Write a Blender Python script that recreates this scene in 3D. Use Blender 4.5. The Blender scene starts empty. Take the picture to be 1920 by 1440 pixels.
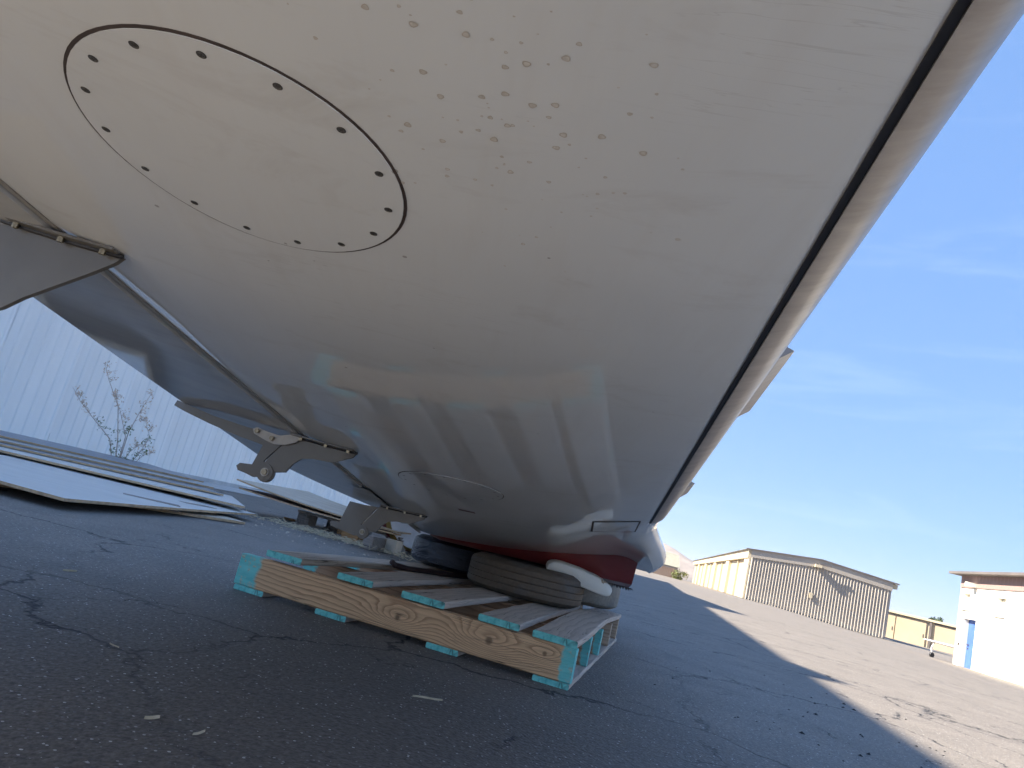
import bpy, bmesh, math, random
from math import sin, cos, pi, radians, exp, sqrt
from mathutils import Vector, Matrix
random.seed(7)
scene = bpy.context.scene
COL = scene.collection

# ------------------------------------------------------------------ camera
PITCH, ROLL, CAM_H, FPX = 0.20036, 0.24727, 0.34891, 1356.25
F_ = Vector((0, cos(PITCH), sin(PITCH))); R_ = Vector((1, 0, 0)); U_ = R_.cross(F_)
RC = cos(ROLL) * R_ + sin(ROLL) * U_
UC = -sin(ROLL) * R_ + cos(ROLL) * U_
cd = bpy.data.cameras.new('camera'); cam = bpy.data.objects.new('camera', cd); COL.objects.link(cam)
cd.sensor_width = 36.0; cd.lens = FPX / 1920 * 36.0; cd.clip_start = 0.02; cd.clip_end = 20000
cam.matrix_world = Matrix(((RC.x, UC.x, -F_.x, 0), (RC.y, UC.y, -F_.y, 0), (RC.z, UC.z, -F_.z, CAM_H), (0, 0, 0, 1)))
scene.camera = cam

# ------------------------------------------------------------------ sky, sun, exposure
SUN_EL = radians(36.0)
SUN_FROM = Vector((-1.0, 0.03, 0)).normalized()        # horizontal direction towards the sun
world = bpy.data.worlds.new('World'); scene.world = world; world.use_nodes = True
wn = world.node_tree; wn.nodes.clear()
def N(nt, typ, **kw):
    n = nt.nodes.new(typ)
    for k, v in kw.items():
        setattr(n, k, v)
    return n
sky = N(wn, 'ShaderNodeTexSky', sky_type='NISHITA', sun_disc=False)
sky.sun_elevation = SUN_EL
sky.sun_rotation = math.atan2(SUN_FROM.x, SUN_FROM.y) % (2 * pi)
sky.air_density = 1.0; sky.dust_density = 0.05; sky.ozone_density = 2.0; sky.altitude = 0
bg = N(wn, 'ShaderNodeBackground'); bg.inputs[1].default_value = 0.05
wo = N(wn, 'ShaderNodeOutputWorld')
tc = N(wn, 'ShaderNodeTexCoord')
mp = N(wn, 'ShaderNodeMapping'); mp.inputs['Scale'].default_value = (1.0, 2.4, 13.0); mp.inputs['Rotation'].default_value = (0.1, 0.12, 0.5)
ns = N(wn, 'ShaderNodeTexNoise'); ns.inputs['Scale'].default_value = 1.6; ns.inputs['Detail'].default_value = 7; ns.inputs['Roughness'].default_value = 0.62
ns.inputs['Distortion'].default_value = 0.6
rp = N(wn, 'ShaderNodeValToRGB'); rp.color_ramp.elements[0].position = 0.55; rp.color_ramp.elements[1].position = 0.85
rp.color_ramp.elements[0].color = (0, 0, 0, 1); rp.color_ramp.elements[1].color = (0.10, 0.10, 0.10, 1)
mxw = N(wn, 'ShaderNodeMix', data_type='RGBA')
mxw.inputs['B'].default_value = (4.2, 4.6, 5.2, 1)
L = wn.links.new
L(tc.outputs['Generated'], mp.inputs['Vector']); L(mp.outputs[0], ns.inputs['Vector']); L(ns.outputs['Fac'], rp.inputs[0])
L(rp.outputs[0], mxw.inputs['Factor']); flat = N(wn, 'ShaderNodeMix', data_type='RGBA'); flat.inputs['Factor'].default_value = 0.86; flat.inputs['B'].default_value = (0.47, 0.92, 1.92, 1)   # flat blue blended in to even out the sky gradient
L(sky.outputs[0], flat.inputs['A']); L(flat.outputs['Result'], mxw.inputs['A']); L(mxw.outputs['Result'], bg.inputs[0]); L(bg.outputs[0], wo.inputs[0])
sl = bpy.data.lights.new('sun', 'SUN'); sl.energy = 2.0; sl.angle = radians(0.53); sl.color = (1.0, 0.90, 0.75)
so = bpy.data.objects.new('sun', sl); COL.objects.link(so)
sdir = Vector((SUN_FROM.x * cos(SUN_EL), SUN_FROM.y * cos(SUN_EL), sin(SUN_EL)))
so.rotation_euler = sdir.to_track_quat('Z', 'Y').to_euler(); so.location = (-20, 4, 20)
scene.view_settings.view_transform = 'Standard'; scene.view_settings.look = 'None'
scene.view_settings.gamma = 1.0; scene.view_settings.use_curve_mapping = False
scene.view_settings.exposure = 3.24
scene.render.engine = 'CYCLES'
scene.cycles.use_denoising = True
scene.cycles.max_bounces = 7; scene.cycles.diffuse_bounces = 4; scene.cycles.glossy_bounces = 4
scene.cycles.use_adaptive_sampling = True; scene.cycles.adaptive_threshold = 0.03
scene.cycles.sample_clamp_indirect = 8.0

# ------------------------------------------------------------------ helpers
def mesh_obj(name, verts, faces, mat=None, parent=None, smooth=False, mats=None, fm=None):
    me = bpy.data.meshes.new(name)
    me.from_pydata([tuple(v) for v in verts], [], faces)
    o = bpy.data.objects.new(name, me); COL.objects.link(o)
    if mats:
        for m in mats: me.materials.append(m)
        if fm: me.polygons.foreach_set('material_index', fm)
    elif mat: me.materials.append(mat)
    if smooth: me.polygons.foreach_set('use_smooth', [True] * len(me.polygons))
    me.update()
    if parent: o.parent = parent
    return o
def bm_obj(name, bm, mat=None, parent=None, smooth=False, mats=None):
    me = bpy.data.meshes.new(name); bm.normal_update(); bm.to_mesh(me); bm.free()
    o = bpy.data.objects.new(name, me); COL.objects.link(o)
    for m in (mats or [mat]): me.materials.append(m)
    if smooth: me.polygons.foreach_set('use_smooth', [True] * len(me.polygons))
    if parent: o.parent = parent
    return o
def empty(name, loc=(0, 0, 0), rz=0):
    o = bpy.data.objects.new(name, None); COL.objects.link(o); o.location = loc; o.rotation_euler = (0, 0, rz); o.empty_display_size = 0.1
    return o
def tag(o, label=None, cat=None, group=None, kind=None):
    if label: o['label'] = label
    if cat: o['category'] = cat
    if group: o['group'] = group
    if kind: o['kind'] = kind
    return o
def bm_box(bm, c, s, rot=None, bevel=0, mi=0):
    r = bmesh.ops.create_cube(bm, size=1.0)
    vs = r['verts']
    M = Matrix.Diagonal((s[0], s[1], s[2], 1))
    bmesh.ops.transform(bm, matrix=M, verts=vs)
    fs = list({f for v in vs for f in v.link_faces}); es = list({e for v in vs for e in v.link_edges})
    for f in fs: f.material_index = mi
    if bevel:
        rr = bmesh.ops.bevel(bm, geom=es, offset=bevel, segments=2, affect='EDGES', profile=0.6)
        vs = list({v for f in rr['faces'] for v in f.verts} | {v for v in vs if v.is_valid})
    M2 = Matrix.Translation(c)
    if rot is not None: M2 = M2 @ rot
    bmesh.ops.transform(bm, matrix=M2, verts=[v for v in vs if v.is_valid])
def box(name, c, s, mat, parent=None, rz=0, bevel=0, rot=None):
    bm = bmesh.new()
    bm_box(bm, (0, 0, 0), s, None, bevel)
    o = bm_obj(name, bm, mat, parent)
    o.location = c
    if rot is not None: o.rotation_euler = rot
    else: o.rotation_euler = (0, 0, rz)
    return o
def link_copy(src, parent=None, loc=None, rot=None):
    c = src.copy(); COL.objects.link(c); c.parent = parent
    if loc is not None: c.location = loc
    if rot is not None: c.rotation_euler = rot
    return c
def lathe(bm, prof, seg=48, axis='Z'):
    rings = []
    for k in range(seg):
        a = 2 * pi * k / seg
        rings.append([bm.verts.new((r * cos(a), r * sin(a), z)) for r, z in prof])
    for k in range(seg):
        A, B = rings[k], rings[(k + 1) % seg]
        for i in range(len(prof) - 1):
            bm.faces.new((A[i], B[i], B[i + 1], A[i + 1]))
def tube(bm, pts, rads, seg=8):
    pts = [Vector(p) for p in pts]; prev = None
    for i, p in enumerate(pts):
        d = (pts[min(i + 1, len(pts) - 1)] - pts[max(i - 1, 0)]).normalized()
        a = d.orthogonal().normalized() if prev is None else (prev - d * prev.dot(d)).normalized()
        prev = a
        b = d.cross(a); r = rads[i] if isinstance(rads, (list, tuple)) else rads
        ring = [bm.verts.new(p + (a * cos(2 * pi * k / seg) + b * sin(2 * pi * k / seg)) * r) for k in range(seg)]
        if i:
            for k in range(seg): bm.faces.new((last[k], last[(k + 1) % seg], ring[(k + 1) % seg], ring[k]))
        else: bm.faces.new(ring[::-1])
        last = ring
    bm.faces.new(last)

# ------------------------------------------------------------------ materials
def new_mat(name):
    m = bpy.data.materials.new(name); m.use_nodes = True
    nt = m.node_tree; b = nt.nodes['Principled BSDF']
    return m, nt, b
def setp(b, **kw):
    for k, v in kw.items():
        b.inputs[k.replace('_', ' ')].default_value = v
def coords(nt, scale=(1, 1, 1), kind='Object'):
    t = N(nt, 'ShaderNodeTexCoord'); m = N(nt, 'ShaderNodeMapping'); m.inputs['Scale'].default_value = scale
    nt.links.new(t.outputs[kind], m.inputs[0]); return m.outputs[0]
def noise(nt, vec, scale, detail=4, rough=0.55, dist=0.0):
    n = N(nt, 'ShaderNodeTexNoise'); n.inputs['Scale'].default_value = scale; n.inputs['Detail'].default_value = detail
    n.inputs['Roughness'].default_value = rough; n.inputs['Distortion'].default_value = dist
    nt.links.new(vec, n.inputs['Vector']); return n.outputs['Fac']
def ramp(nt, fac, stops):
    r = N(nt, 'ShaderNodeValToRGB'); e = r.color_ramp.elements
    while len(e) < len(stops): e.new(0.5)
    for i, (p, c) in enumerate(stops):
        e[i].position = p; e[i].color = (c[0], c[1], c[2], 1) if isinstance(c, tuple) else (c, c, c, 1)
    nt.links.new(fac, r.inputs[0]); return r.outputs[0]
def mixc(nt, fac, a, b, mode='MIX'):
    m = N(nt, 'ShaderNodeMix', data_type='RGBA', blend_type=mode)
    for s, v in (('Factor', fac), ('A', a), ('B', b)):
        if isinstance(v, (int, float)): m.inputs[s].default_value = v
        elif isinstance(v, tuple): m.inputs[s].default_value = (*v, 1)
        else: nt.links.new(v, m.inputs[s])
    return m.outputs['Result']
def math_(nt, op, a, b=None, c=None):
    m = N(nt, 'ShaderNodeMath', operation=op)
    for i, v in enumerate((a, b, c)):
        if v is None: continue
        if isinstance(v, (int, float)): m.inputs[i].default_value = v
        else: nt.links.new(v, m.inputs[i])
    return m.outputs[0]
def bump(nt, b, h, strength=0.3, dist=0.01):
    n = N(nt, 'ShaderNodeBump'); n.inputs['Strength'].default_value = strength; n.inputs['Distance'].default_value = dist
    nt.links.new(h, n.inputs['Height']); nt.links.new(n.outputs[0], b.inputs['Normal']); return n
def sep(nt, v):
    s = N(nt, 'ShaderNodeSeparateXYZ'); nt.links.new(v, s.inputs[0]); return s.outputs
def simple(name, col, rough=0.6, var=0.12, scale=8, bumpk=0.0, metal=0.0, coat=0.0, stretch=(1, 1, 1)):
    m, nt, b = new_mat(name)
    v = coords(nt, stretch)
    f = noise(nt, v, scale, 6, 0.6)
    lo = tuple(max(0, c * (1 - var)) for c in col); hi = tuple(min(1, c * (1 + var)) for c in col)
    nt.links.new(ramp(nt, f, [(0.3, lo), (0.7, hi)]), b.inputs['Base Color'])
    setp(b, Roughness=rough, Metallic=metal)
    if coat: setp(b, Coat_Weight=coat, Coat_Roughness=0.05)
    if bumpk: bump(nt, b, noise(nt, v, scale * 6, 4), bumpk, 0.004)
    return m

def mat_wing():
    m, nt, b = new_mat('aged_white_paint')
    v = coords(nt)
    big = noise(nt, v, 2.2, 3, 0.6)
    str_ = noise(nt, coords(nt, (9, 1.2, 3)), 3.0, 4, 0.6)
    c = ramp(nt, big, [(0.3, (0.70, 0.71, 0.70)), (0.7, (0.765, 0.775, 0.765))])
    c = mixc(nt, math_(nt, 'MULTIPLY', ramp(nt, str_, [(0.5, 0.0), (0.75, 1.0)]), 0.16), c, (0.60, 0.54, 0.47))
    smg = noise(nt, coords(nt, (2.2, 5.5, 3)), 2.1, 5, 0.7, 0.9)
    c = mixc(nt, ramp(nt, smg, [(0.56, 0.0), (0.72, 0.30)]), c, (0.50, 0.46, 0.41))
    scr = noise(nt, coords(nt, (3, 60, 10)), 1.4, 3, 0.5, 0.3)
    scm = math_(nt, 'MULTIPLY', ramp(nt, math_(nt, 'ABSOLUTE', math_(nt, 'SUBTRACT', scr, 0.5)), [(0.002, 0.30), (0.006, 0.0)]), ramp(nt, noise(nt, v, 3.1, 3), [(0.56, 0.0), (0.66, 1.0)]))
    c = mixc(nt, scm, c, (0.42, 0.40, 0.37))
    # fine pinhole dirt
    vo = N(nt, 'ShaderNodeTexVoronoi'); vo.inputs['Scale'].default_value = 34; nt.links.new(v, vo.inputs['Vector'])
    cr = sep(nt, vo.outputs['Color'])[0]
    dot = math_(nt, 'LESS_THAN', vo.outputs['Distance'], math_(nt, 'MULTIPLY', cr, 0.10))
    few = math_(nt, 'GREATER_THAN', sep(nt, vo.outputs['Color'])[1], 0.80)
    dm = math_(nt, 'MULTIPLY', math_(nt, 'MULTIPLY', dot, few), 0.55)
    c = mixc(nt, dm, c, (0.16, 0.13, 0.10))
    nt.links.new(c, b.inputs['Base Color'])
    setp(b, Roughness=0.5, Specular_IOR_Level=0.4, Coat_Weight=1.0, Coat_Roughness=0.03, Coat_IOR=1.56)
    rr = ramp(nt, noise(nt, v, 9, 3, 0.7), [(0.35, 0.004), (0.8, 0.016)])
    nt.links.new(rr, b.inputs['Coat Roughness'])
    bump(nt, b, noise(nt, v, 45, 2, 0.5), 0.008, 0.002)
    return m
M_WING = mat_wing()
def mat_flap():
    m, nt, b = new_mat('grey_white_paint_flap')
    v = coords(nt)
    st = noise(nt, coords(nt, (1.5, 7, 3)), 2.5, 6, 0.65, 0.5)
    c = ramp(nt, st, [(0.3, (0.38, 0.385, 0.39)), (0.6, (0.47, 0.47, 0.46)), (0.8, (0.36, 0.33, 0.29))])
    nt.links.new(c, b.inputs['Base Color'])
    setp(b, Roughness=0.4, Coat_Weight=1.0, Coat_Roughness=0.03, Coat_IOR=1.55)
    return m
M_FLAP = mat_flap()
def mat_le():
    m, nt, b = new_mat('dull_leading_edge')
    st = noise(nt, coords(nt, (3, 14, 3)), 3.5, 6, 0.65, 0.4)
    c = ramp(nt, st, [(0.3, (0.27, 0.235, 0.205)), (0.7, (0.40, 0.35, 0.305))])
    nt.links.new(c, b.inputs['Base Color']); setp(b, Roughness=0.38, Metallic=0.25)
    return m
M_LE = mat_le()
M_BLACK = simple('black_sealant', (0.018, 0.018, 0.022), 0.5, 0.2, 20)
M_SEAM = simple('dark_seam', (0.05, 0.035, 0.03), 0.7, 0.4, 30)
M_RECESS = simple('screw_recess', (0.08, 0.075, 0.07), 0.6, 0.3, 60)
M_SCREW = simple('screw_steel', (0.22, 0.21, 0.19), 0.4, 0.3, 90, metal=0.8)
M_BOLT = simple('cadmium_bolt', (0.27, 0.235, 0.17), 0.38, 0.3, 60, metal=0.85)
M_BRACK = simple('bracket_paint', (0.125, 0.115, 0.10), 0.45, 0.10, 14, 0.05, coat=0.3)
M_LINK = simple('bare_link_metal', (0.36, 0.34, 0.31), 0.42, 0.12, 30, metal=0.4)
M_MAROON = simple('maroon_gloss_paint', (0.15, 0.018, 0.018), 0.35, 0.2, 6, coat=1.0)
M_FOAM = None
def mat_foam():
    m, nt, b = new_mat('white_foam_scuffed')
    v = coords(nt)
    x, y, z = sep(nt, v)
    f = math_(nt, 'ADD', math_(nt, 'MULTIPLY', noise(nt, v, 25, 5), 0.09), math_(nt, 'ADD', math_(nt, 'MULTIPLY', x, 0.22), math_(nt, 'MULTIPLY', z, 1.0)))
    k = ramp(nt, f, [(0.090, 0.0), (0.094, 1.0)])
    c = mixc(nt, k, (0.78, 0.77, 0.70), (0.30, 0.22, 0.13))
    nt.links.new(c, b.inputs['Base Color']); setp(b, Roughness=0.7)
    bump(nt, b, noise(nt, v, 120, 3), 0.08, 0.003)
    return m
M_FOAM = mat_foam()

def mat_asphalt():
    m, nt, b = new_mat('asphalt')
    v = coords(nt)
    big = noise(nt, v, 0.35, 3, 0.6)
    med = noise(nt, v, 3.5, 4, 0.65)
    fine = noise(nt, v, 90, 2, 0.7)
    base = ramp(nt, big, [(0.3, (0.172, 0.150, 0.127)), (0.7, (0.205, 0.180, 0.153))])
    base = mixc(nt, 0.55, base, ramp(nt, med, [(0.25, (0.122, 0.108, 0.094)), (0.75, (0.235, 0.206, 0.175))]))
    base = mixc(nt, 0.75, base, ramp(nt, fine, [(0.3, 0.28), (0.7, 0.78)]), 'OVERLAY')
    # aggregate
    vo = N(nt, 'ShaderNodeTexVoronoi'); vo.inputs['Scale'].default_value = 150; nt.links.new(v, vo.inputs['Vector'])
    cc = sep(nt, vo.outputs['Color'])
    stone = math_(nt, 'MULTIPLY', math_(nt, 'GREATER_THAN', cc[0], 0.80), math_(nt, 'LESS_THAN', vo.outputs['Distance'], 0.33))
    stcol = ramp(nt, cc[1], [(0.0, (0.10, 0.10, 0.10)), (0.6, (0.24, 0.23, 0.215)), (1.0, (0.62, 0.60, 0.57))])
    # darker patch round the near part of the wing, outline broken by noise
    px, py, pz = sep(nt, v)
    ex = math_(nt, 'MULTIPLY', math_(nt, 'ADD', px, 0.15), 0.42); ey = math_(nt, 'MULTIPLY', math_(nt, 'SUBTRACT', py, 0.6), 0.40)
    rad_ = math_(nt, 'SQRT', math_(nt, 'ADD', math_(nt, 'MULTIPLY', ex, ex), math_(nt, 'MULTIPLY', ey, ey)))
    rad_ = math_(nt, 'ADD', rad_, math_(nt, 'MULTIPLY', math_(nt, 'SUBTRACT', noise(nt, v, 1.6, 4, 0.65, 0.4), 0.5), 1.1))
    near_dark = ramp(nt, rad_, [(0.35, 0.72), (0.95, 0.0)])
    base = mixc(nt, near_dark, base, mixc(nt, 0.8, (0.098, 0.086, 0.075), ramp(nt, fine, [(0.3, 0.25), (0.7, 0.8)]), 'OVERLAY'))
    # tar patches / stains
    stain = ramp(nt, noise(nt, coords(nt, (0.6, 1.6, 1)), 1.3, 4, 0.7, 0.8), [(0.58, 0.0), (0.74, 0.40)])
    base = mixc(nt, stain, base, (0.06, 0.056, 0.054))
    # tyre-worn streaks parallel to the hangar rows
    mpn = N(nt, 'ShaderNodeMapping'); mpn.inputs['Rotation'].default_value = (0, 0, radians(14)); mpn.inputs['Scale'].default_value = (0.12, 1.0, 1)
    t = N(nt, 'ShaderNodeTexCoord'); nt.links.new(t.outputs['Object'], mpn.inputs[0])
    stk = ramp(nt, noise(nt, mpn.outputs[0], 0.7, 3, 0.6), [(0.40, 0.0), (0.75, 0.3)])
    base = mixc(nt, stk, base, (0.150, 0.131, 0.112))
    base = mixc(nt, stone, base, stcol)
    # cracks
    wv = N(nt, 'ShaderNodeVectorMath', operation='ADD')
    nz = N(nt, 'ShaderNodeTexNoise'); nz.inputs['Scale'].default_value = 2.5; nz.inputs['Detail'].default_value = 5; nz.inputs['Roughness'].default_value = 0.68
    nt.links.new(v, nz.inputs['Vector'])
    sc_ = N(nt, 'ShaderNodeVectorMath', operation='SCALE'); sc_.inputs['Scale'].default_value = 0.35
    nt.links.new(nz.outputs['Color'], sc_.inputs[0])
    nt.links.new(v, wv.inputs[0]); nt.links.new(sc_.outputs[0], wv.inputs[1])
    crs = []
    for sc, wd, lo in ((0.85, 0.0068, 0.40), (2.3, 0.010, 0.53)):
        ve = N(nt, 'ShaderNodeTexVoronoi', feature='DISTANCE_TO_EDGE'); ve.inputs['Scale'].default_value = sc
        nt.links.new(wv.outputs[0], ve.inputs['Vector'])
        mk = ramp(nt, noise(nt, v, 0.9 * sc, 3), [(lo, 0.0), (lo + 0.12, 1.0)])
        crs.append(math_(nt, 'MULTIPLY', ramp(nt, ve.outputs['Distance'], [(wd * 0.35, 1.0), (wd, 0.0)]), mk))
    crack = math_(nt, 'MAXIMUM', crs[0], crs[1])
    base = mixc(nt, crack, base, (0.012, 0.012, 0.013))
    nt.links.new(base, b.inputs['Base Color'])
    setp(b, Roughness=0.72, Specular_IOR_Level=0.42)
    h = math_(nt, 'SUBTRACT', math_(nt, 'ADD', math_(nt, 'MULTIPLY', vo.outputs['Distance'], -0.6), math_(nt, 'MULTIPLY', fine, 0.9)), math_(nt, 'MULTIPLY', crack, 1.6))
    bump(nt, b, h, 0.55, 0.006)
    return m
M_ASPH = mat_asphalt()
M_CONC = simple('pale_concrete', (0.48, 0.47, 0.45), 0.8, 0.2, 3, 0.2)
M_GRIT = simple('pale_grit', (0.50, 0.48, 0.45), 0.8, 0.4, 30)
M_TAR = simple('tar_crumbs', (0.012, 0.012, 0.014), 0.7, 0.3, 30)

def mat_wood(name, light, dark, ring=90.0, knots=(), paint=None, along='x', grey=0.0, contrast=0.7):
    """grain runs along the local x axis; knots = (x, z, size)"""
    m, nt, b = new_mat(name)
    v = coords(nt)
    x, y, z = sep(nt, v)
    oi = N(nt, 'ShaderNodeObjectInfo')
    rnd = oi.outputs['Random']
    wav = noise(nt, coords(nt, (2.0, 9, 9)), 1.6, 4, 0.5)
    g = math_(nt, 'ADD', z, math_(nt, 'MULTIPLY', y, 0.6))
    g = math_(nt, 'ADD', g, math_(nt, 'MULTIPLY', wav, 0.055))
    g = math_(nt, 'ADD', g, math_(nt, 'MULTIPLY', rnd, 3.0 if not knots else 0.0))
    for kx, kz, ks in knots:
        dx = math_(nt, 'MULTIPLY', math_(nt, 'SUBTRACT', x, kx), 0.42)
        dz = math_(nt, 'SUBTRACT', z, kz)
        r = math_(nt, 'SQRT', math_(nt, 'ADD', math_(nt, 'MULTIPLY', dx, dx), math_(nt, 'MULTIPLY', dz, dz)))
        fall = math_(nt, 'MULTIPLY', math_(nt, 'POWER', 2.718, math_(nt, 'MULTIPLY', math_(nt, 'MULTIPLY', r, r), -1.0 / (ks * ks))), ks * 1.9)
        g = math_(nt, 'ADD', g, fall)
    fr = math_(nt, 'FRACT', math_(nt, 'MULTIPLY', g, ring))
    rg = ramp(nt, fr, [(0.0, 0.0), (0.55, 0.25), (0.86, 1.0), (0.97, 0.9), (1.0, 0.0)])
    fib = noise(nt, coords(nt, (5, 160, 160)), 1.0, 4, 0.6)
    c = mixc(nt, math_(nt, 'MULTIPLY', rg, contrast), light, dark)
    c = mixc(nt, ramp(nt, fib, [(0.35, 0.0), (0.75, 0.35)]), c, tuple(d * 0.55 for d in dark))
    blot = noise(nt, v, 6, 4)
    c = mixc(nt, ramp(nt, blot, [(0.45, 0.0), (0.75, 0.45)]), c, tuple(0.6 * l + 0.4 * d for l, d in zip(light, dark)))
    if grey: c = mixc(nt, ramp(nt, noise(nt, coords(nt, (2, 18, 18)), 1.5, 5), [(0.3, grey), (0.8, grey * 0.4)]), c, (0.50, 0.46, 0.43))
    for kx, kz, ks in knots:
        dx = math_(nt, 'SUBTRACT', x, kx); dz = math_(nt, 'SUBTRACT', z, kz)
        r = math_(nt, 'SQRT', math_(nt, 'ADD', math_(nt, 'MULTIPLY', dx, dx), math_(nt, 'MULTIPLY', dz, dz)))
        c = mixc(nt, ramp(nt, r, [(ks * 0.16, 0.75), (ks * 0.32, 0.0)]), c, (0.085, 0.045, 0.022))
    # drying splits along the grain
    sp = noise(nt, coords(nt, (1.3, 50, 50)), 1.1, 2, 0.4)
    spl = ramp(nt, math_(nt, 'ABSOLUTE', math_(nt, 'SUBTRACT', sp, 0.5)), [(0.004, 0.9), (0.010, 0.0)])
    spl = math_(nt, 'MULTIPLY', spl, ramp(nt, noise(nt, v, 4, 2), [(0.5, 0.0), (0.6, 1.0)]))
    c = mixc(nt, spl, c, (0.03, 0.02, 0.015))
    if paint:
        lo, hi, wlo, whi = paint
        jag = math_(nt, 'MULTIPLY', math_(nt, 'SUBTRACT', noise(nt, coords(nt, (8, 60, 60)), 1.0, 4), 0.5), 0.030)
        xx = math_(nt, 'ADD', x, jag)
        a1 = ramp(nt, math_(nt, 'DIVIDE', math_(nt, 'SUBTRACT', xx, lo), wlo), [(0.85, 1.0), (1.0, 0.0)])
        a2 = ramp(nt, math_(nt, 'DIVIDE', math_(nt, 'SUBTRACT', hi, xx), whi), [(0.80, 1.0), (1.0, 0.0)])
        pm = math_(nt, 'MAXIMUM', a1, a2)
        wear = ramp(nt, noise(nt, v, 45, 5, 0.75), [(0.34, 0.15), (0.47, 1.0)])
        pm = math_(nt, 'MULTIPLY', math_(nt, 'MULTIPLY', pm, wear), math_(nt, 'SUBTRACT', 1.0, spl))
        tl = ramp(nt, noise(nt, coords(nt, (10, 60, 60)), 1, 4), [(0.3, (0.12, 0.48, 0.43)), (0.7, (0.23, 0.64, 0.57))])
        c = mixc(nt, pm, c, tl)
    nt.links.new(c, b.inputs['Base Color']); setp(b, Roughness=0.72, Specular_IOR_Level=0.3)
    bump(nt, b, math_(nt, 'SUBTRACT', math_(nt, 'ADD', math_(nt, 'MULTIPLY', fib, 0.6), math_(nt, 'MULTIPLY', rg, -0.25)), math_(nt, 'MULTIPLY', spl, 1.5)), 0.4, 0.003)
    return m
PL, PW = 1.036, 1.52
LT, DK = (0.80, 0.50, 0.27), (0.36, 0.18, 0.085)
M_STR1 = mat_wood('pine_stringer_knotty', LT, DK, 85, knots=((-PL / 2 + 0.80, 0.004, 0.040), (-PL / 2 + 0.955, 0.012, 0.022), (-PL / 2 + 0.53, -0.006, 0.030)), paint=(-PL / 2, PL / 2, 0.075, 0.038), contrast=0.8)
M_STR = mat_wood('pine_stringer', (0.56, 0.34, 0.20), (0.30, 0.15, 0.075), 60, paint=(-PL / 2, PL / 2, 0.06, 0.03))
M_STRB = mat_wood('pine_stringer_bare', (0.62, 0.46, 0.33), (0.36, 0.24, 0.15), 60)
M_DECK = mat_wood('weathered_deck_board', (0.68, 0.53, 0.40), (0.36, 0.25, 0.165), 55, grey=0.38)
M_DECKB = mat_wood('bark_edge_deck_board', (0.60, 0.46, 0.32), (0.28, 0.18, 0.11), 55, grey=0.2)
def mat_teal():
    m, nt, b = new_mat('teal_end_paint')
    v = coords(nt)
    c = ramp(nt, noise(nt, v, 60, 5, 0.7), [(0.3, (0.09, 0.42, 0.38)), (0.5, (0.18, 0.58, 0.52)), (0.75, (0.27, 0.67, 0.60))])
    x, y, z = sep(nt, v)
    vo = N(nt, 'ShaderNodeTexVoronoi', feature='DISTANCE_TO_EDGE'); vo.inputs['Scale'].default_value = 26
    mp_ = N(nt, 'ShaderNodeMapping'); mp_.inputs['Scale'].default_value = (1, 1.0, 0.25); nt.links.new(v, mp_.inputs[0]); nt.links.new(mp_.outputs[0], vo.inputs['Vector'])
    ck = ramp(nt, vo.outputs['Distance'], [(0.02, 0.8), (0.05, 0.0)])
    ck = math_(nt, 'MULTIPLY', ck, ramp(nt, noise(nt, v, 18, 3), [(0.45, 0.0), (0.6, 1.0)]))
    c = mixc(nt, ck, c, (0.03, 0.05, 0.045))
    nt.links.new(c, b.inputs['Base Color']); setp(b, Roughness=0.7)
    bump(nt, b, noise(nt, v, 150, 3), 0.25, 0.002)
    return m
M_TEAL = mat_teal()
def mat_tyre(name, rub, mud, amt):
    m, nt, b = new_mat(name)
    v = coords(nt)
    k = noise(nt, v, 5.5, 5, 0.65, 0.3)
    f2 = noise(nt, v, 70, 4, 0.7)
    c = mixc(nt, ramp(nt, k, [(0.5 - amt, 0.95), (0.5 - amt + 0.14, 0.15)]), rub, mud)
    c = mixc(nt, 0.5, c, ramp(nt, f2, [(0.3, 0.3), (0.7, 0.75)]), 'OVERLAY')
    nt.links.new(c, b.inputs['Base Color']); setp(b, Roughness=0.75)
    bump(nt, b, math_(nt, 'ADD', f2, math_(nt, 'MULTIPLY', k, 2.0)), 0.35, 0.004)
    return m
M_TYRE_MUD = mat_tyre('muddy_rubber', (0.105, 0.10, 0.095), (0.115, 0.083, 0.055), -0.01)
M_TYRE_DUSTY = mat_tyre('dusty_rubber', (0.15, 0.145, 0.135), (0.22, 0.195, 0.155), 0.04)
def mat_bag():
    m, nt, b = new_mat('black_plastic_film')
    v = coords(nt)
    setp(b, Base_Color=(0.012, 0.014, 0.022, 1), Roughness=0.22)
    bump(nt, b, noise(nt, coords(nt, (6, 6, 22)), 1.6, 5, 0.6, 1.2), 0.9, 0.012)
    return m
M_BAG = mat_bag()
M_DARKSTRIP = simple('dark_brown_strip', (0.045, 0.022, 0.02), 0.5, 0.3, 12, 0.1)
def mat_plyface(name, a, bcol, rough=0.5, stain=0.4):
    m, nt, b = new_mat(name)
    c = ramp(nt, noise(nt, coords(nt, (1.2, 5, 1)), 1.6, 6, 0.6, 0.5), [(0.35, a), (0.75, bcol)])
    c = mixc(nt, ramp(nt, noise(nt, coords(nt), 5, 5), [(0.6, 0.0), (0.75, stain)]), c, (0.20, 0.16, 0.12))
    nt.links.new(c, b.inputs['Base Color']); setp(b, Roughness=rough)
    return m
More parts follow.
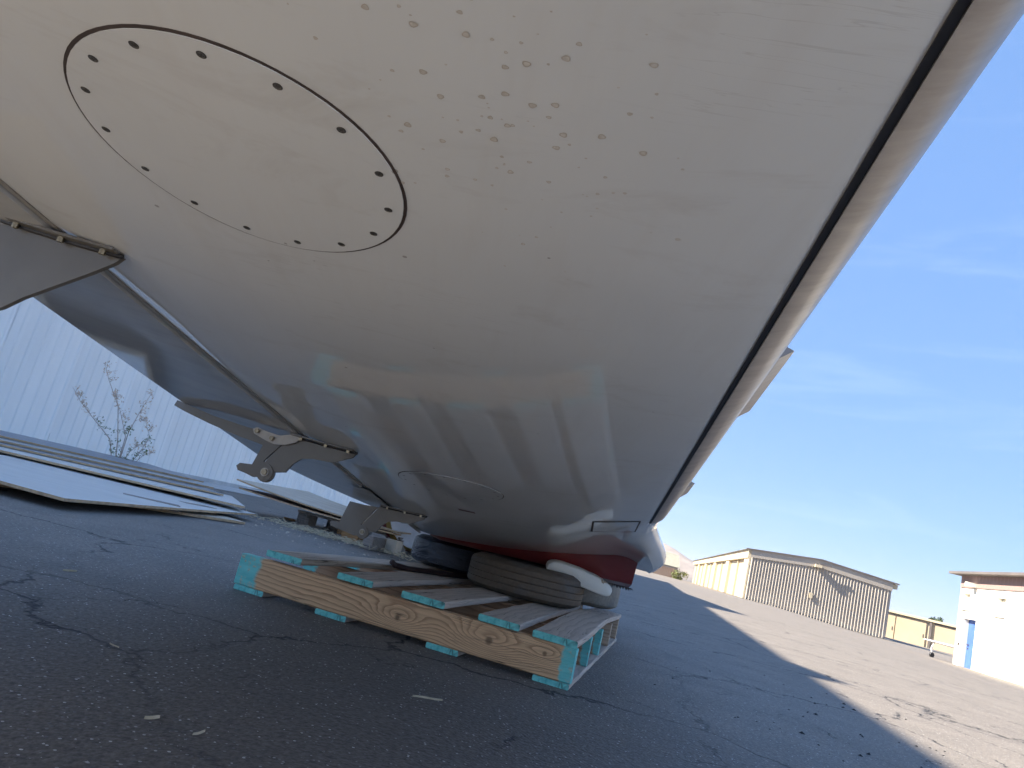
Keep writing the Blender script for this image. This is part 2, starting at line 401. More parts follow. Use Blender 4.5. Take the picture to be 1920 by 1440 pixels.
def mat_plyedge():
    m, nt, b = new_mat('plywood_edge')
    v = coords(nt); z = sep(nt, v)[2]
    fr = math_(nt, 'FRACT', math_(nt, 'MULTIPLY', z, 260))
    c = mixc(nt, math_(nt, 'GREATER_THAN', fr, 0.5), (0.66, 0.46, 0.27), (0.42, 0.26, 0.14))
    c = mixc(nt, ramp(nt, noise(nt, v, 25, 5), [(0.5, 0.0), (0.75, 0.7)]), c, (0.12, 0.07, 0.04))
    nt.links.new(c, b.inputs['Base Color']); setp(b, Roughness=0.75)
    return m
M_PEDGE = mat_plyedge()
M_PWHITE = mat_plyface('white_film_ply', (0.58, 0.55, 0.50), (0.66, 0.63, 0.58), 0.5, 0.2)
M_PGREY = mat_plyface('grey_film_ply', (0.31, 0.305, 0.295), (0.40, 0.39, 0.375), 0.45)
M_PBLUE = mat_plyface('slate_film_ply', (0.16, 0.175, 0.21), (0.22, 0.235, 0.26), 0.4)
M_PTAN = mat_plyface('tan_ply', (0.50, 0.40, 0.29), (0.62, 0.53, 0.41), 0.65, 0.3)
M_PRED = mat_plyface('red_brown_ply', (0.20, 0.085, 0.05), (0.28, 0.13, 0.075), 0.6)
M_WHITEMETAL = simple('white_ribbed_steel', (0.86, 0.84, 0.785), 0.45, 0.07, 1.6, stretch=(1, 1, 0.15))
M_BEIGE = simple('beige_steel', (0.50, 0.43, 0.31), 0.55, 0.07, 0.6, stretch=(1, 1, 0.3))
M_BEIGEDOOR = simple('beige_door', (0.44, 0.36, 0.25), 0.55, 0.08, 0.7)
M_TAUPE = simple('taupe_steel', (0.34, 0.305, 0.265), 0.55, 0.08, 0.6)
M_TRIMDARK = simple('dark_roof_trim', (0.12, 0.105, 0.10), 0.6, 0.2, 2)
M_ROOF = simple('grey_roof_steel', (0.30, 0.29, 0.28), 0.55, 0.1, 1)
M_STUCCO = simple('white_stucco', (0.78, 0.75, 0.67), 0.8, 0.05, 2.5, 0.2)
M_PINKWOOD = simple('faded_red_boarding', (0.27, 0.185, 0.17), 0.75, 0.25, 9, stretch=(3, 3, 0.3))
M_BLUE = simple('blue_door_paint', (0.055, 0.12, 0.38), 0.5, 0.2, 2)
M_GLASS = simple('window_pane_blind', (0.62, 0.60, 0.52), 0.25, 0.06, 4)
M_FENCE = simple('cedar_fence', (0.33, 0.24, 0.18), 0.8, 0.25, 3, stretch=(4, 4, 0.3))
M_PALEROOF = simple('pale_green_roof', (0.26, 0.26, 0.21), 0.7, 0.1, 2)
M_DRUM_YEL = simple('ochre_rim_paint', (0.22, 0.14, 0.03), 0.5, 0.3, 12)
M_DRUM_WHT = simple('white_dish_paint', (0.66, 0.63, 0.62), 0.4, 0.1, 8, coat=0.4)
M_RUBBER = simple('black_rubber', (0.015, 0.015, 0.018), 0.45, 0.2, 20)
M_BLUEBIT = simple('blue_white_fitting', (0.30, 0.40, 0.62), 0.4, 0.5, 40)
M_BLOCK = mat_wood('weathered_block', (0.26, 0.20, 0.15), (0.12, 0.085, 0.06), 45, grey=0.4)
M_BLOCKO = mat_wood('orange_block', (0.44, 0.24, 0.10), (0.24, 0.11, 0.045), 45)
M_STRAW = simple('straw', (0.50, 0.41, 0.27), 0.8, 0.35, 20)
M_STEM = simple('dry_weed_stem', (0.50, 0.39, 0.31), 0.8, 0.3, 20)
M_SEED = simple('dry_seed_heads', (0.62, 0.47, 0.33), 0.8, 0.3, 20)
M_LEAF = simple('weed_leaf', (0.13, 0.17, 0.06), 0.6, 0.3, 20)
M_TREE = simple('tree_foliage', (0.055, 0.085, 0.03), 0.7, 0.4, 2)
M_BUSH = simple('bush_foliage', (0.13, 0.15, 0.045), 0.7, 0.4, 2)
M_TRUNK = simple('bark', (0.10, 0.075, 0.055), 0.85, 0.3, 6)
M_HILL = simple('dry_hill', (0.24, 0.19, 0.15), 0.9, 0.35, 0.012)
M_MARK = simple('worn_white_marking', (0.55, 0.55, 0.52), 0.7, 0.2, 6)
M_FLYWHITE = simple('white_aircraft_gloss', (0.78, 0.78, 0.78), 0.3, 0.03, 3, coat=0.5)

# ------------------------------------------------------------------ ground
def sstep(a, b, t):
    t = min(1, max(0, (t - a) / (b - a))); return t * t * (3 - 2 * t)
def gz(x, y):
    return -0.37 * sstep(2.0, 11.0, x - 0.36 * y)
def axis_list(lo, hi, fine_lo, fine_hi, st):
    a = []
    t = fine_lo
    while t <= fine_hi: a.append(t); t += st
    s = st
    t = fine_lo
    while t > lo: s *= 1.25; t -= s; a.insert(0, max(t, lo))
    s = st; t = a[-1]
    while t < hi: s *= 1.25; t += s; a.append(min(t, hi))
    return a
gx_ = axis_list(-6000, 6000, -12, 70, 2.0); gy_ = axis_list(-2000, 9000, -8, 150, 2.0)
gv = [(x, y, gz(x, y)) for y in gy_ for x in gx_]
nx = len(gx_)
gf = [(j * nx + i, j * nx + i + 1, (j + 1) * nx + i + 1, (j + 1) * nx + i) for j in range(len(gy_) - 1) for i in range(nx - 1)]
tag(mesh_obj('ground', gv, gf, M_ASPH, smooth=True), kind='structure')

UH = Vector((0.236, 0.972, 0)); PH = Vector((0.972, -0.236, 0))     # along the hangar rows / across them

# hills on the horizon
def hill(name, cx, cy, wx, h, seed):
    rnd = random.Random(seed); vs = []; fs = []; n = 60; mrow = 10
    ph = [rnd.uniform(0, 6.28) for _ in range(6)]
    for j in range(mrow):
        fy = j / (mrow - 1)
        for i in range(n):
            t = i / (n - 1) * 2 - 1
            e = max(0, 1 - t * t) ** 0.8
            z = h * e * (0.72 + 0.14 * sin(5 * t + ph[0]) + 0.08 * sin(13 * t + ph[1]) + 0.04 * sin(31 * t + ph[2] + 5 * fy)) * sin(pi * min(1, fy * 0.62 + 0.0))
            vs.append((cx + t * wx, cy + fy * 900, z - 1))
    for j in range(mrow - 1):
        for i in range(n - 1): fs.append((j * n + i, j * n + i + 1, (j + 1) * n + i + 1, (j + 1) * n + i))
    return tag(mesh_obj(name, vs, fs, M_HILL, smooth=True), kind='structure')
hill('hill', 640, 2700, 700, 175, 3)
hill('hill', 1850, 2800, 620, 120, 5)

# ------------------------------------------------------------------ the one-piece wing on tyres
SK = 0.175
W0, WX, WY, WK, WKY = 0.28346, 0.0697, 0.13232, 0.14595, -0.00176
def zf(x, y):
    return W0 + WX * x - WY * (y - 3.1) + WK * x * x + WKY * (y - 3.1) ** 2
def xw(xs, y): return xs + SK * (y - 1.5)
def wp(xs, y, dz=0.0):
    x = xw(xs, y); return (x, y, zf(x, y) + dz)
def flare(y):                     # root leading edge sweeps forward
    return 0.10 * sstep(2.38, 2.98, y)
wing = tag(empty('aircraft_wing', (0.25, 3.6, 0.255)),
           'detached one-piece grey-white aircraft wing with maroon belly resting on tyres', 'aircraft wing')
bpy.context.view_layer.update()
WINV = wing.matrix_world.inverted()
def wpart(name, verts, faces, mat, smooth=True, parent=None, mats=None, fm=None):
    par = parent or wing
    off = Vector((0.25, 3.6, 0.255))
    o = mesh_obj(name, [Vector(v) - off for v in verts], faces, mat, par, smooth, mats, fm)
    return o
YS = [-2.8 + 0.05 * i for i in range(int((3.16 + 2.8) / 0.05) + 1)]
DROOP = 0.80
def section(y):
    """closed section (xs offset, dz) list starting at the rear lower edge going forward"""
    fl = flare(y)
    nl = 52
    pts = []
    for i in range(nl + 1):
        t = i / nl
        pts.append((-0.51 + t * (0.375 + 0.51) + fl * t * t, -DROOP * fl * max(0, (t - 0.84) / 0.16) ** 2 + 0.62 * max(0, -0.415 - (-0.51 + t * 0.885)) ** 2))
    nose = [(0.396, 0.006), (0.408, 0.014), (0.416, 0.025), (0.419, 0.037), (0.415, 0.053), (0.402, 0.070), (0.375, 0.087), (0.33, 0.102), (0.22, 0.118), (0.05, 0.118), (-0.2, 0.092), (-0.42, 0.060), (-0.60, 0.022)]
    pts += [(a + fl, b - DROOP * fl * max(0, min(1, (a - 0.1) / 0.2))) for a, b in nose[:-2]] + nose[-2:]
    pts += [(-0.60, 0.016), (-0.515, 0.030)]
    return pts
vs, fs = [], []
ns_ = len(section(0))
for y in YS:
    for a, dz in section(y): vs.append(wp(a, y, dz))
for j in range(len(YS) - 1):
    for i in range(ns_):
        i2 = (i + 1) % ns_
        fs.append((j * ns_ + i, (j + 1) * ns_ + i, (j + 1) * ns_ + i2, j * ns_ + i2))
fs.append(tuple(range(ns_)))
fs.append(tuple(reversed([(len(YS) - 1) * ns_ + i for i in range(ns_)])))
wskin = wpart('wing_skin', vs, fs, M_WING)
me = wskin.data
import numpy as _np
def fix_normals(o, ang=40):
    bm = bmesh.new(); bm.from_mesh(o.data); bmesh.ops.recalc_face_normals(bm, faces=bm.faces)
    for e in bm.edges:
        if len(e.link_faces) == 2 and e.calc_face_angle(0) > radians(ang): e.smooth = False
    bm.to_mesh(o.data); bm.free()
fix_normals(wskin)

# leading-edge panel (outboard) and its black sealant line
def strip(name, prof, y0, y1, mat, n=60, thick=0.004):
    vs, fs = [], []
    m = len(prof)
    for j in range(n + 1):
        y = y0 + (y1 - y0) * j / n
        for a, dz in prof: vs.append(wp(a, y, dz))
    for j in range(n):
        for i in range(m):
            i2 = (i + 1) % m
            fs.append((j * m + i, j * m + i2, (j + 1) * m + i2, (j + 1) * m + i))
    fs.append(tuple(range(m))); fs.append(tuple(n * m + i for i in range(m)))
    o = wpart(name, vs, fs, mat); fix_normals(o, 35); return o
LEP = [(0.3837, -0.0030), (0.399, 0.0005), (0.413, 0.009), (0.422, 0.021), (0.426, 0.037), (0.422, 0.056), (0.408, 0.076), (0.380, 0.093), (0.380, 0.088), (0.404, 0.071), (0.416, 0.053), (0.420, 0.037), (0.416, 0.024), (0.408, 0.013), (0.397, 0.005), (0.386, 0.002)]
strip('leading_edge_panel', LEP, -2.8, 2.12, M_LE)
strip('sealant_line', [(0.3775, -0.0012), (0.3835, -0.0018), (0.3835, 0.003), (0.3775, 0.003)], -2.8, 2.125, M_BLACK)
for y0, y1 in ((0.86, 1.12), (1.72, 1.86)):
    strip('stall_strip', [(0.417, 0.055), (0.444, 0.042), (0.419, 0.026)], y0, y1, M_LE, 6)

# flap
YF0, YF1 = -1.9, 2.32
def flap_prof():
    lower = [(-0.535 - 0.315 * i / 24, -0.006 - 0.010 * (i / 24) + 0.55 * max(0, 0.085 - 0.315 * i / 24) ** 2) for i in range(25)]
    upper = [(-0.85, -0.013), (-0.74, 0.012), (-0.62, 0.026), (-0.56, 0.028), (-0.530, 0.020), (-0.520, 0.009), (-0.524, 0.000)]
    return lower + upper
def flapz(a, y):
    z0 = wp(-0.52, y)[2]; z1 = wp(-0.85, y)[2]; t = (-0.52 - a) / 0.33
    return (z0 + (z1 - z0) * t) - wp(a, y)[2]
_fp = flap_prof(); vs, fs = [], []; nf = len(_fp)
FY = [YF0 + (YF1 - YF0) * j / 84 for j in range(85)]
for y in FY:
    for a, dz in _fp: vs.append(wp(a, y, dz + flapz(a, y)))
for j in range(84):
    for i in range(nf): fs.append((j * nf + i, j * nf + (i + 1) % nf, (j + 1) * nf + (i + 1) % nf, (j + 1) * nf + i))
fs.append(tuple(range(nf))); fs.append(tuple(84 * nf + i for i in range(nf)))
o = wpart('flap', vs, fs, M_FLAP); fix_normals(o, 35)
# inboard trailing-edge fairing whose outline curves in towards the root
vs, fs = [], []
n = 16; mm = 10
for j in range(n + 1):
    t = j / n; y = 2.335 + t * 0.80
    te = -0.85 + 0.34 * sstep(0, 0.75, t ** 0.75)
    for s, base in ((0, 0.0), (1, 1.0)):
        for i in range(mm + 1):
            k = i / mm
            a = -0.505 + (te + 0.505) * k
            dz = -0.001 - 0.006 * k if s == 0 else 0.05 * (1 - k) ** 1.0 - 0.003
            vs.append(wp(a, y, dz))
row = 2 * (mm + 1)
for j in range(n):
    for i in range(mm):
        fs.append((j * row + i, j * row + i + 1, (j + 1) * row + i + 1, (j + 1) * row + i))
        o2 = mm + 1
        fs.append((j * row + o2 + i, (j + 1) * row + o2 + i, (j + 1) * row + o2 + i + 1, j * row + o2 + i + 1))
    fs.append((j * row + mm, j * row + row - 1, (j + 1) * row + row - 1, (j + 1) * row + mm))
o = wpart('root_trailing_fairing', vs, fs, M_FLAP); fix_normals(o)

# round access covers with countersunk screws
def disc(name, cx, cy, r0, r1, dz0, dz1, mat, parent=None, seg=72, rings=10):
    vs, fs = [], []
    wob = (lambda k: 0.0003 + 0.0003 * sin(3 * 2 * pi * k / seg + 1.0) + 0.0002 * sin(7 * 2 * pi * k / seg)) if r0 > 0 else (lambda k: 0)
    rr = [r0 + (r1 - r0) * i / rings for i in range(rings + 1)] if r0 > 0 else [r1 * (i + 1) / rings for i in range(rings)]
    if r0 == 0: vs.append((cx, cy, zf(cx, cy) + dz0))
    for i, r in enumerate(rr):
        for k in range(seg):
            a = 2 * pi * k / seg; r_ = r + wob(k); x = cx + r_ * cos(a); y = cy + r_ * sin(a)
            vs.append((x, y, zf(x, y) + dz0))
    b0 = 1 if r0 == 0 else 0
    if r0 == 0:
        for k in range(seg): fs.append((0, 1 + (k + 1) % seg, 1 + k))
    nr = len(rr)
    for i in range(nr - 1):
        for k in range(seg):
            k2 = (k + 1) % seg
            fs.append((b0 + i * seg + k, b0 + i * seg + k2, b0 + (i + 1) * seg + k2, b0 + (i + 1) * seg + k))
    # rim up to the skin
    base = len(vs)
    for k in range(seg):
        a = 2 * pi * k / seg; r_ = r1 + wob(k); x = cx + r_ * cos(a); y = cy + r_ * sin(a)
        vs.append((x, y, zf(x, y) + dz1))
    for k in range(seg):
        k2 = (k + 1) % seg
        fs.append((b0 + (nr - 1) * seg + k, b0 + (nr - 1) * seg + k2, base + k2, base + k))
    if parent is not None and parent is not wing:
        off = Vector((0.25, 3.6, 0.255))
        oo = mesh_obj(name, [Vector(v) - off for v in vs], fs, mat, parent, True)
    else: oo = wpart(name, vs, fs, mat)
    fix_normals(oo, 30)
    return oo
for (cx, cy, nscr, ph) in ((-0.268, 0.580, 15, 0.15), (-0.090, 1.925, 15, 0.4)):
    ring = disc('cover_seam', cx, cy, 0.1392, 0.1420, -0.0006, 0.001, M_SEAM, rings=2)
    pan = disc('access_cover', cx, cy, 0, 0.1396, -0.0014, 0.001, M_WING)
    for k in range(nscr):
        a = 2 * pi * k / nscr + ph; x = cx + 0.1265 * cos(a); y = cy + 0.1265 * sin(a)
        off = Vector((0.25, 3.6, 0.255))
        vs = []; fs = []
        for r, dz in ((0.0037, -0.0017), (0.0030, -0.0019), (0.0027, -0.0016)):
            for q in range(14):
                b = 2 * pi * q / 14; xx = x + r * cos(b); yy = y + r * sin(b)
                vs.append(Vector((xx, yy, zf(xx, yy) + dz)) - off)
        for i in range(2):
            for q in range(14):
                q2 = (q + 1) % 14; fs.append((i * 14 + q, i * 14 + q2, (i + 1) * 14 + q2, (i + 1) * 14 + q))
        fs.append(tuple(28 + q for q in range(14)))
        # cross recess
        fmi = [0] * 28 + [1]
        for ang in (0.4 + k, 0.4 + k + pi / 2):
            dx, dy = cos(ang), sin(ang); px, py = -dy, dx
            bse = len(vs)
            for s1, s2 in ((1, 1), (1, -1), (-1, -1), (-1, 1)):
                xx = x + dx * 0.0020 * s1 + px * 0.0005 * s2; yy = y + dy * 0.0020 * s1 + py * 0.0005 * s2
                vs.append(Vector((xx, yy, zf(xx, yy) - 0.0021)) - off)
            fs.append((bse, bse + 1, bse + 2, bse + 3)); fmi.append(0)
        mesh_obj('screw', vs, fs, None, pan, False, [M_RECESS, M_SCREW], fmi)

# small rectangular hatch near the root, drain scoop, shroud hatch, water spots
def patch(name, quad, dz, mat, n=8, edge=0.0008):
    """quad: four (xs, y) corners"""
    vs, fs = [], []
    for j in range(n + 1):
        for i in range(n + 1):
            s, t = i / n, j / n
            a = (1 - s) * (1 - t) * quad[0][0] + s * (1 - t) * quad[1][0] + s * t * quad[2][0] + (1 - s) * t * quad[3][0]
            y = (1 - s) * (1 - t) * quad[0][1] + s * (1 - t) * quad[1][1] + s * t * quad[2][1] + (1 - s) * t * quad[3][1]
            vs.append(wp(a, y, dz))
    for j in range(n):
        for i in range(n): fs.append((j * (n + 1) + i, (j + 1) * (n + 1) + i, (j + 1) * (n + 1) + i + 1, j * (n + 1) + i + 1))
    o = wpart(name, vs, fs, mat); return o
patch('hatch_seam', [(0.214, 2.152), (0.352, 2.088), (0.352, 2.335), (0.210, 2.378)], -0.0007, M_SEAM)
patch('hatch', [(0.220, 2.163), (0.347, 2.101), (0.347, 2.322), (0.217, 2.363)], -0.0016, M_WING)
patch('drain_slot', [(-0.20, 2.262), (-0.150, 2.275), (-0.152, 2.300), (-0.202, 2.292)], -0.0012, M_MAROON, 2)
rs = random.Random(11)
spots = []
for k in range(120):
    a = rs.gauss(0.14, 0.065); y = 0.44 + rs.gauss(0, 0.10)
    if y < 0.28: y = 0.28 + rs.random() * 0.3
    spots.append((a, y, rs.choice((0.0007, 0.0008, 0.0010, 0.0012, 0.0015, 0.0019, 0.0024, 0.0028))))
def mat_spot():
    m, nt, b = new_mat('dried_water_spot')
    c = ramp(nt, noise(nt, coords(nt), 260, 3), [(0.35, (0.52, 0.48, 0.42)), (0.65, (0.66, 0.63, 0.58))])
    nt.links.new(c, b.inputs['Base Color']); setp(b, Roughness=0.6); return m
def mat_spotrim():
    m, nt, b = new_mat('dried_spot_rim'); setp(b, Base_Color=(0.48, 0.425, 0.36, 1), Roughness=0.7); return m
MS1, MS2 = mat_spot(), mat_spotrim()
vs, fs, fmi = [], [], []
off = Vector((0.25, 3.6, 0.255))
for a, y, r in spots:
    base = len(vs); n = 12; el = rs.uniform(0.7, 1.0)
    for f_ in (1.0, 0.72):
        for k in range(n):
            q = 2 * pi * k / n; rr = r * f_ * (1 + 0.12 * sin(3 * q + a * 100))
            x = xw(a, y) + rr * cos(q); yy = y + rr * el * sin(q)
            vs.append(Vector((x, yy, zf(x, yy) - 0.0004)) - off)
    for k in range(n):
        k2 = (k + 1) % n; fs.append((base + k, base + k2, base + n + k2, base + n + k)); fmi.append(1)
    fs.append(tuple(base + n + k for k in range(n))); fmi.append(0)
o = mesh_obj('water_spots', vs, fs, None, wing, False, [MS1, MS2], fmi); tag(o, kind='stuff')

# hinge brackets: flat plates standing chordwise below the skin
def bpt(xs, c, dz):
    x = (xs + SK * (c - 1.5)) / (1 + SK * SK); y = c - SK * x
    return Vector((x, y, zf(x, y) + dz))
UW = Vector((SK, 1, 0)).normalized()
def plate(name, outline, c, mat, th=0.007, parent=None, shift=0.0):
    vs = []; n = len(outline)
    for sgn in (-1, 1):
        for a, dz in outline: vs.append(bpt(a, c, dz) + UW * (sgn * th / 2 + shift))
    fs = [tuple(range(n)), tuple(reversed(range(n, 2 * n)))] + [(i, n + i, n + (i + 1) % n, (i + 1) % n) for i in range(n)]
    off = Vector((0.25, 3.6, 0.255))
    o = mesh_obj(name, [v - off for v in vs], fs, mat, parent or wing)
    bm = bmesh.new(); bm.from_mesh(o.data); bmesh.ops.triangulate(bm, faces=[f for f in bm.faces if len(f.verts) > 4]); bmesh.ops.recalc_face_normals(bm, faces=bm.faces); bm.to_mesh(o.data); bm.free()
    return o
HX, HZ, HR = -0.578, -0.106, 0.024
arc = [(HX + HR * cos(a), HZ + HR * sin(a)) for a in [radians(d) for d in range(-150, 21, 15)]]
FIXED = [(-0.365, -0.004), (-0.420, -0.002), (-0.500, -0.002), (-0.541, -0.006), (-0.590, -0.086)] + arc + [(-0.528, -0.092), (-0.516, -0.068), (-0.498, -0.050), (-0.470, -0.043), (-0.420, -0.040), (-0.372, -0.016)]
ARM_LONG = [(-0.546, -0.010), (-0.58, -0.0135), (-0.66, -0.0165), (-0.76, -0.0185), (-0.868, -0.015), (-0.872, -0.030), (-0.840, -0.034), (-0.76, -0.040), (-0.68, -0.044), (-0.606, -0.046), (-0.618, -0.098), (-0.650, -0.104), (-0.657, -0.113), (-0.650, -0.122), (-0.628, -0.123), (-0.606, -0.126), (-0.586, -0.118), (-0.574, -0.100), (-0.592, -0.082)]
ARM_SHORT = [(-0.546, -0.010), (-0.60, -0.0145), (-0.655, -0.0165), (-0.672, -0.094), (-0.700, -0.100), (-0.706, -0.108), (-0.700, -0.117), (-0.65, -0.121), (-0.606, -0.126), (-0.586, -0.118), (-0.574, -0.100), (-0.592, -0.082)]
def cyl_at(name, p, axis, r, l, mat, parent, seg=16, hexa=False):
    bm = bmesh.new()
    bmesh.ops.create_cone(bm, cap_ends=True, segments=6 if hexa else seg, radius1=r, radius2=r, depth=l)
    q = Vector((0, 0, 1)).rotation_difference(axis).to_matrix().to_4x4()
    bmesh.ops.transform(bm, matrix=Matrix.Translation(Vector(p) - Vector((0.25, 3.6, 0.255))) @ q, verts=bm.verts)
    return bm_obj(name, bm, mat, parent)
def rod_at(name, pts, r, mat, parent):
    bm = bmesh.new(); tube(bm, [Vector(p) - Vector((0.25, 3.6, 0.255)) for p in pts], r, 8)
    return bm_obj(name, bm, mat, parent, True)
BX, BZ_ = -0.690, -0.168
FIXED_BIG = [(-0.412, -0.004), (-0.50, -0.002), (-0.612, -0.004), (-0.715, -0.15)] + [(BX + 0.03 * cos(radians(d)), BZ_ + 0.03 * sin(radians(d))) for d in range(-165, 11, 16)] + [(-0.62, -0.150), (-0.553, -0.112), (-0.529, -0.091), (-0.447, -0.034), (-0.420, -0.014)]
ARM_BIG = [(-0.617, -0.012), (-0.70, -0.0175), (-0.86, -0.015), (-0.87, -0.035), (-0.72, -0.06), (-0.75, -0.16), (-0.79, -0.17), (-0.79, -0.19), (-0.72, -0.20), (-0.70, -0.185), (-0.69, -0.165), (-0.717, -0.146)]
for ci, (c, arm) in enumerate(((0.805, ARM_BIG), (1.70, ARM_LONG), (2.555, ARM_SHORT))):
    HX, HZ = (BX, BZ_) if ci == 0 else (-0.578, -0.106)
    FA, FB = (-0.41, -0.60) if ci == 0 else (-0.362, -0.538)
    fx = plate('hinge_bracket', FIXED_BIG if ci == 0 else FIXED, c, M_BRACK)
    ar = plate('hinge_arm', arm, c, M_BRACK, shift=0.0)
    hb = plate('hinge_boss', [(HX + 0.021 * cos(radians(d)), HZ + 0.021 * sin(radians(d))) for d in range(0, 360, 20)], c, M_BRACK, 0.014, fx)
    cyl_at('hinge_bolt', bpt(HX, c, HZ) - UW * 0.009, UW, 0.0075, 0.006, M_BOLT, fx, hexa=True)
    cyl_at('washer', bpt(HX, c, HZ) - UW * 0.0074, UW, 0.0105, 0.002, M_LINK, fx)
    # mounting flange lying on the skin with bolts and squeezed-out sealant
    pts = [bpt(a, c, -0.004) for a in [FA + (FB - FA) * t for t in (0, .25, .5, .75, 1)]]
    rod_at('sealant_bead', [p - UW * 0.006 for p in pts], 0.0032, M_BLACK, fx)
    vs, fs = [], []
    fl = [(FA - 0.006, 0), ((FA + FB) / 2, 0), (FB, 0)]
    for a, dz in fl:
        p = bpt(a, c, 0)
        for w_, d_ in ((0.003, -0.001), (0.003, -0.0045), (-0.020, -0.0045), (-0.020, -0.001)):
            q = p + UW * w_; vs.append(Vector((q.x, q.y, zf(q.x, q.y) + d_)) - Vector((0.25, 3.6, 0.255)))
    for i in range(2):
        for k in range(4): fs.append((i * 4 + k, i * 4 + (k + 1) % 4, (i + 1) * 4 + (k + 1) % 4, (i + 1) * 4 + k))
    fs += [(3, 2, 1, 0), (8, 9, 10, 11)]
    mesh_obj('flange', vs, fs, M_BRACK, fx)
    for a in [FA + (FB - FA) * t for t in (.13, .47, .85)]:
        p = bpt(a, c, 0) - UW * 0.012
        cyl_at('flange_bolt', (p.x, p.y, zf(p.x, p.y) - 0.0075), Vector((0, 0, 1)), 0.0042, 0.007, M_BOLT, fx, hexa=True)
    if ci == 2: continue
    if ci == 1:
        lk = plate('flap_link', [(-0.640, -0.016), (-0.632, -0.009), (-0.60, -0.012), (-0.566, -0.012), (-0.540, -0.002), (-0.510, 0.000), (-0.520, -0.016), (-0.545, -0.030), (-0.575, -0.036), (-0.600, -0.033), (-0.634, -0.026)], c, M_LINK, 0.004, shift=-0.010)
        for a, dz in ((-0.626, -0.018), (-0.583, -0.024)):
            cyl_at('link_bolt', bpt(a, c, dz) - UW * 0.015, UW, 0.0058, 0.007, M_BOLT, lk, hexa=True)
            cyl_at('link_washer', bpt(a, c, dz) - UW * 0.0125, UW, 0.0072, 0.002, M_LINK, lk)
# light lip along the rear edge of the skin
strip('shroud_lip', [(-0.5125, 0.0026), (-0.505, 0.0034), (-0.505, 0.0062), (-0.5125, 0.0080)], -2.8, 2.33, M_LINK)

# maroon belly under the centre section
prof = []
def rrect_path(x0, x1, zt, zb_f, zb_r):
    return [(x0 + 0.0, zt), (x0 - 0.0, zt - 0.025), (x0 + 0.012, zt - 0.05), (x0 + 0.05, zb_r + 0.006), (x0 + 0.10, zb_r), (x1 - 0.02, zb_f), (x1, zb_f + 0.012), (x1 + 0.012, zt + 0.10)]
vs, fs = [], []
path = rrect_path(-0.215, 0.692, 0.31, 0.256, 0.253)
# side face: from wing line (y=3.10) slanting in to the keel
YY = [(3.105, 0.0), (3.125, 0.55), (3.145, 0.9), (3.19, 1.0), (4.06, 1.0), (4.10, 0.9), (4.125, 0.55), (4.15, 0.0)]
xsn = [-0.215 + (0.70 + 0.215) * i / 24 for i in range(25)]
def belly_z(x, k):
    top = zf(x, 3.1) + 0.02
    bot = 0.2555
    e = min(1, max(0, (x + 0.215) / 0.09)); bot = bot + (1 - sqrt(1 - (1 - e) ** 2)) * 0.045
    return top + (bot - top) * k
for x in xsn:
    for y, k in YY: vs.append((x, y + (0.02 if y < 3.5 else -0.02) * 0, belly_z(x, k)))
m = len(YY)
for i in range(len(xsn) - 1):
    for k in range(m):
        k2 = (k + 1) % m
        fs.append((i * m + k, i * m + k2, (i + 1) * m + k2, (i + 1) * m + k))
fs.append(tuple(range(m))); fs.append(tuple(reversed([(len(xsn) - 1) * m + k for k in range(m)])))
o = wpart('belly', vs, fs, M_MAROON); fix_normals(o, 35)
# torn laminate along the front lower corner of the belly
rs = random.Random(4); vs = []; fs = []
for k in range(16):
    x = 0.60 + k * 0.0065; b0 = len(vs)
    d = rs.uniform(0.004, 0.014)
    for p in ((x, 3.135, 0.258), (x + 0.007, 3.135, 0.258), (x + rs.uniform(0, .007), 3.125 + rs.uniform(-.01, .01), 0.256 - d), (x + .003, 3.16, 0.257)): vs.append(p)
    fs += [(b0, b0 + 1, b0 + 2), (b0, b0 + 2, b0 + 3), (b0 + 1, b0 + 3, b0 + 2)]
wpart('torn_edge', vs, fs, M_SEAM, False)
# centre section box and opposite wing panel
YC = 3.627
vs, fs = [], []
cs = section(3.1)
for y in (3.15, 4.10):
    for a, dz in cs:
        x, _, z = wp(a, 3.12, dz); vs.append((x, y, z + 0.002))
for i in range(ns_): fs.append((i, ns_ + i, ns_ + (i + 1) % ns_, (i + 1) % ns_))
o = wpart('centre_section', vs, fs, M_WING); fix_normals(o)
vs, fs = [], []
YS2 = [3.14 - 0.15 * i for i in range(39)]
for y in YS2:
    for a, dz in section(y):
        x, _, z = wp(a, y, dz); vs.append((x, 2 * YC - y, z))
for j in range(len(YS2) - 1):
    for i in range(ns_): fs.append((j * ns_ + i, (j + 1) * ns_ + i, (j + 1) * ns_ + (i + 1) % ns_, j * ns_ + (i + 1) % ns_))
fs.append(tuple(range(ns_))); fs.append(tuple((len(YS2) - 1) * ns_ + i for i in range(ns_)))
o = wpart('opposite_wing_skin', vs, fs, M_WING); fix_normals(o)
m_, fp = len(flap_prof()), flap_prof()
vs, fs = [], []
for y in (2.32, 0.2, -1.9):
    for a, dz in fp:
        x, _, z = wp(a, y, dz); vs.append((x, 2 * YC - y, z))
for j in range(2):
    for i in range(m_): fs.append((j * m_ + i, (j + 1) * m_ + i, (j + 1) * m_ + (i + 1) % m_, j * m_ + (i + 1) % m_))
o = wpart('opposite_flap', vs, fs, M_FLAP); fix_normals(o)

# ------------------------------------------------------------------ teal-ended pallet
PA = 0.27583
pal = tag(empty('wooden_pallet', (0.336, 1.985, 0), 0), 'pine pallet with teal painted board ends under the stacked tyres', 'pallet')
pal.rotation_euler = (0, 0, PA)      # local +x -> see below
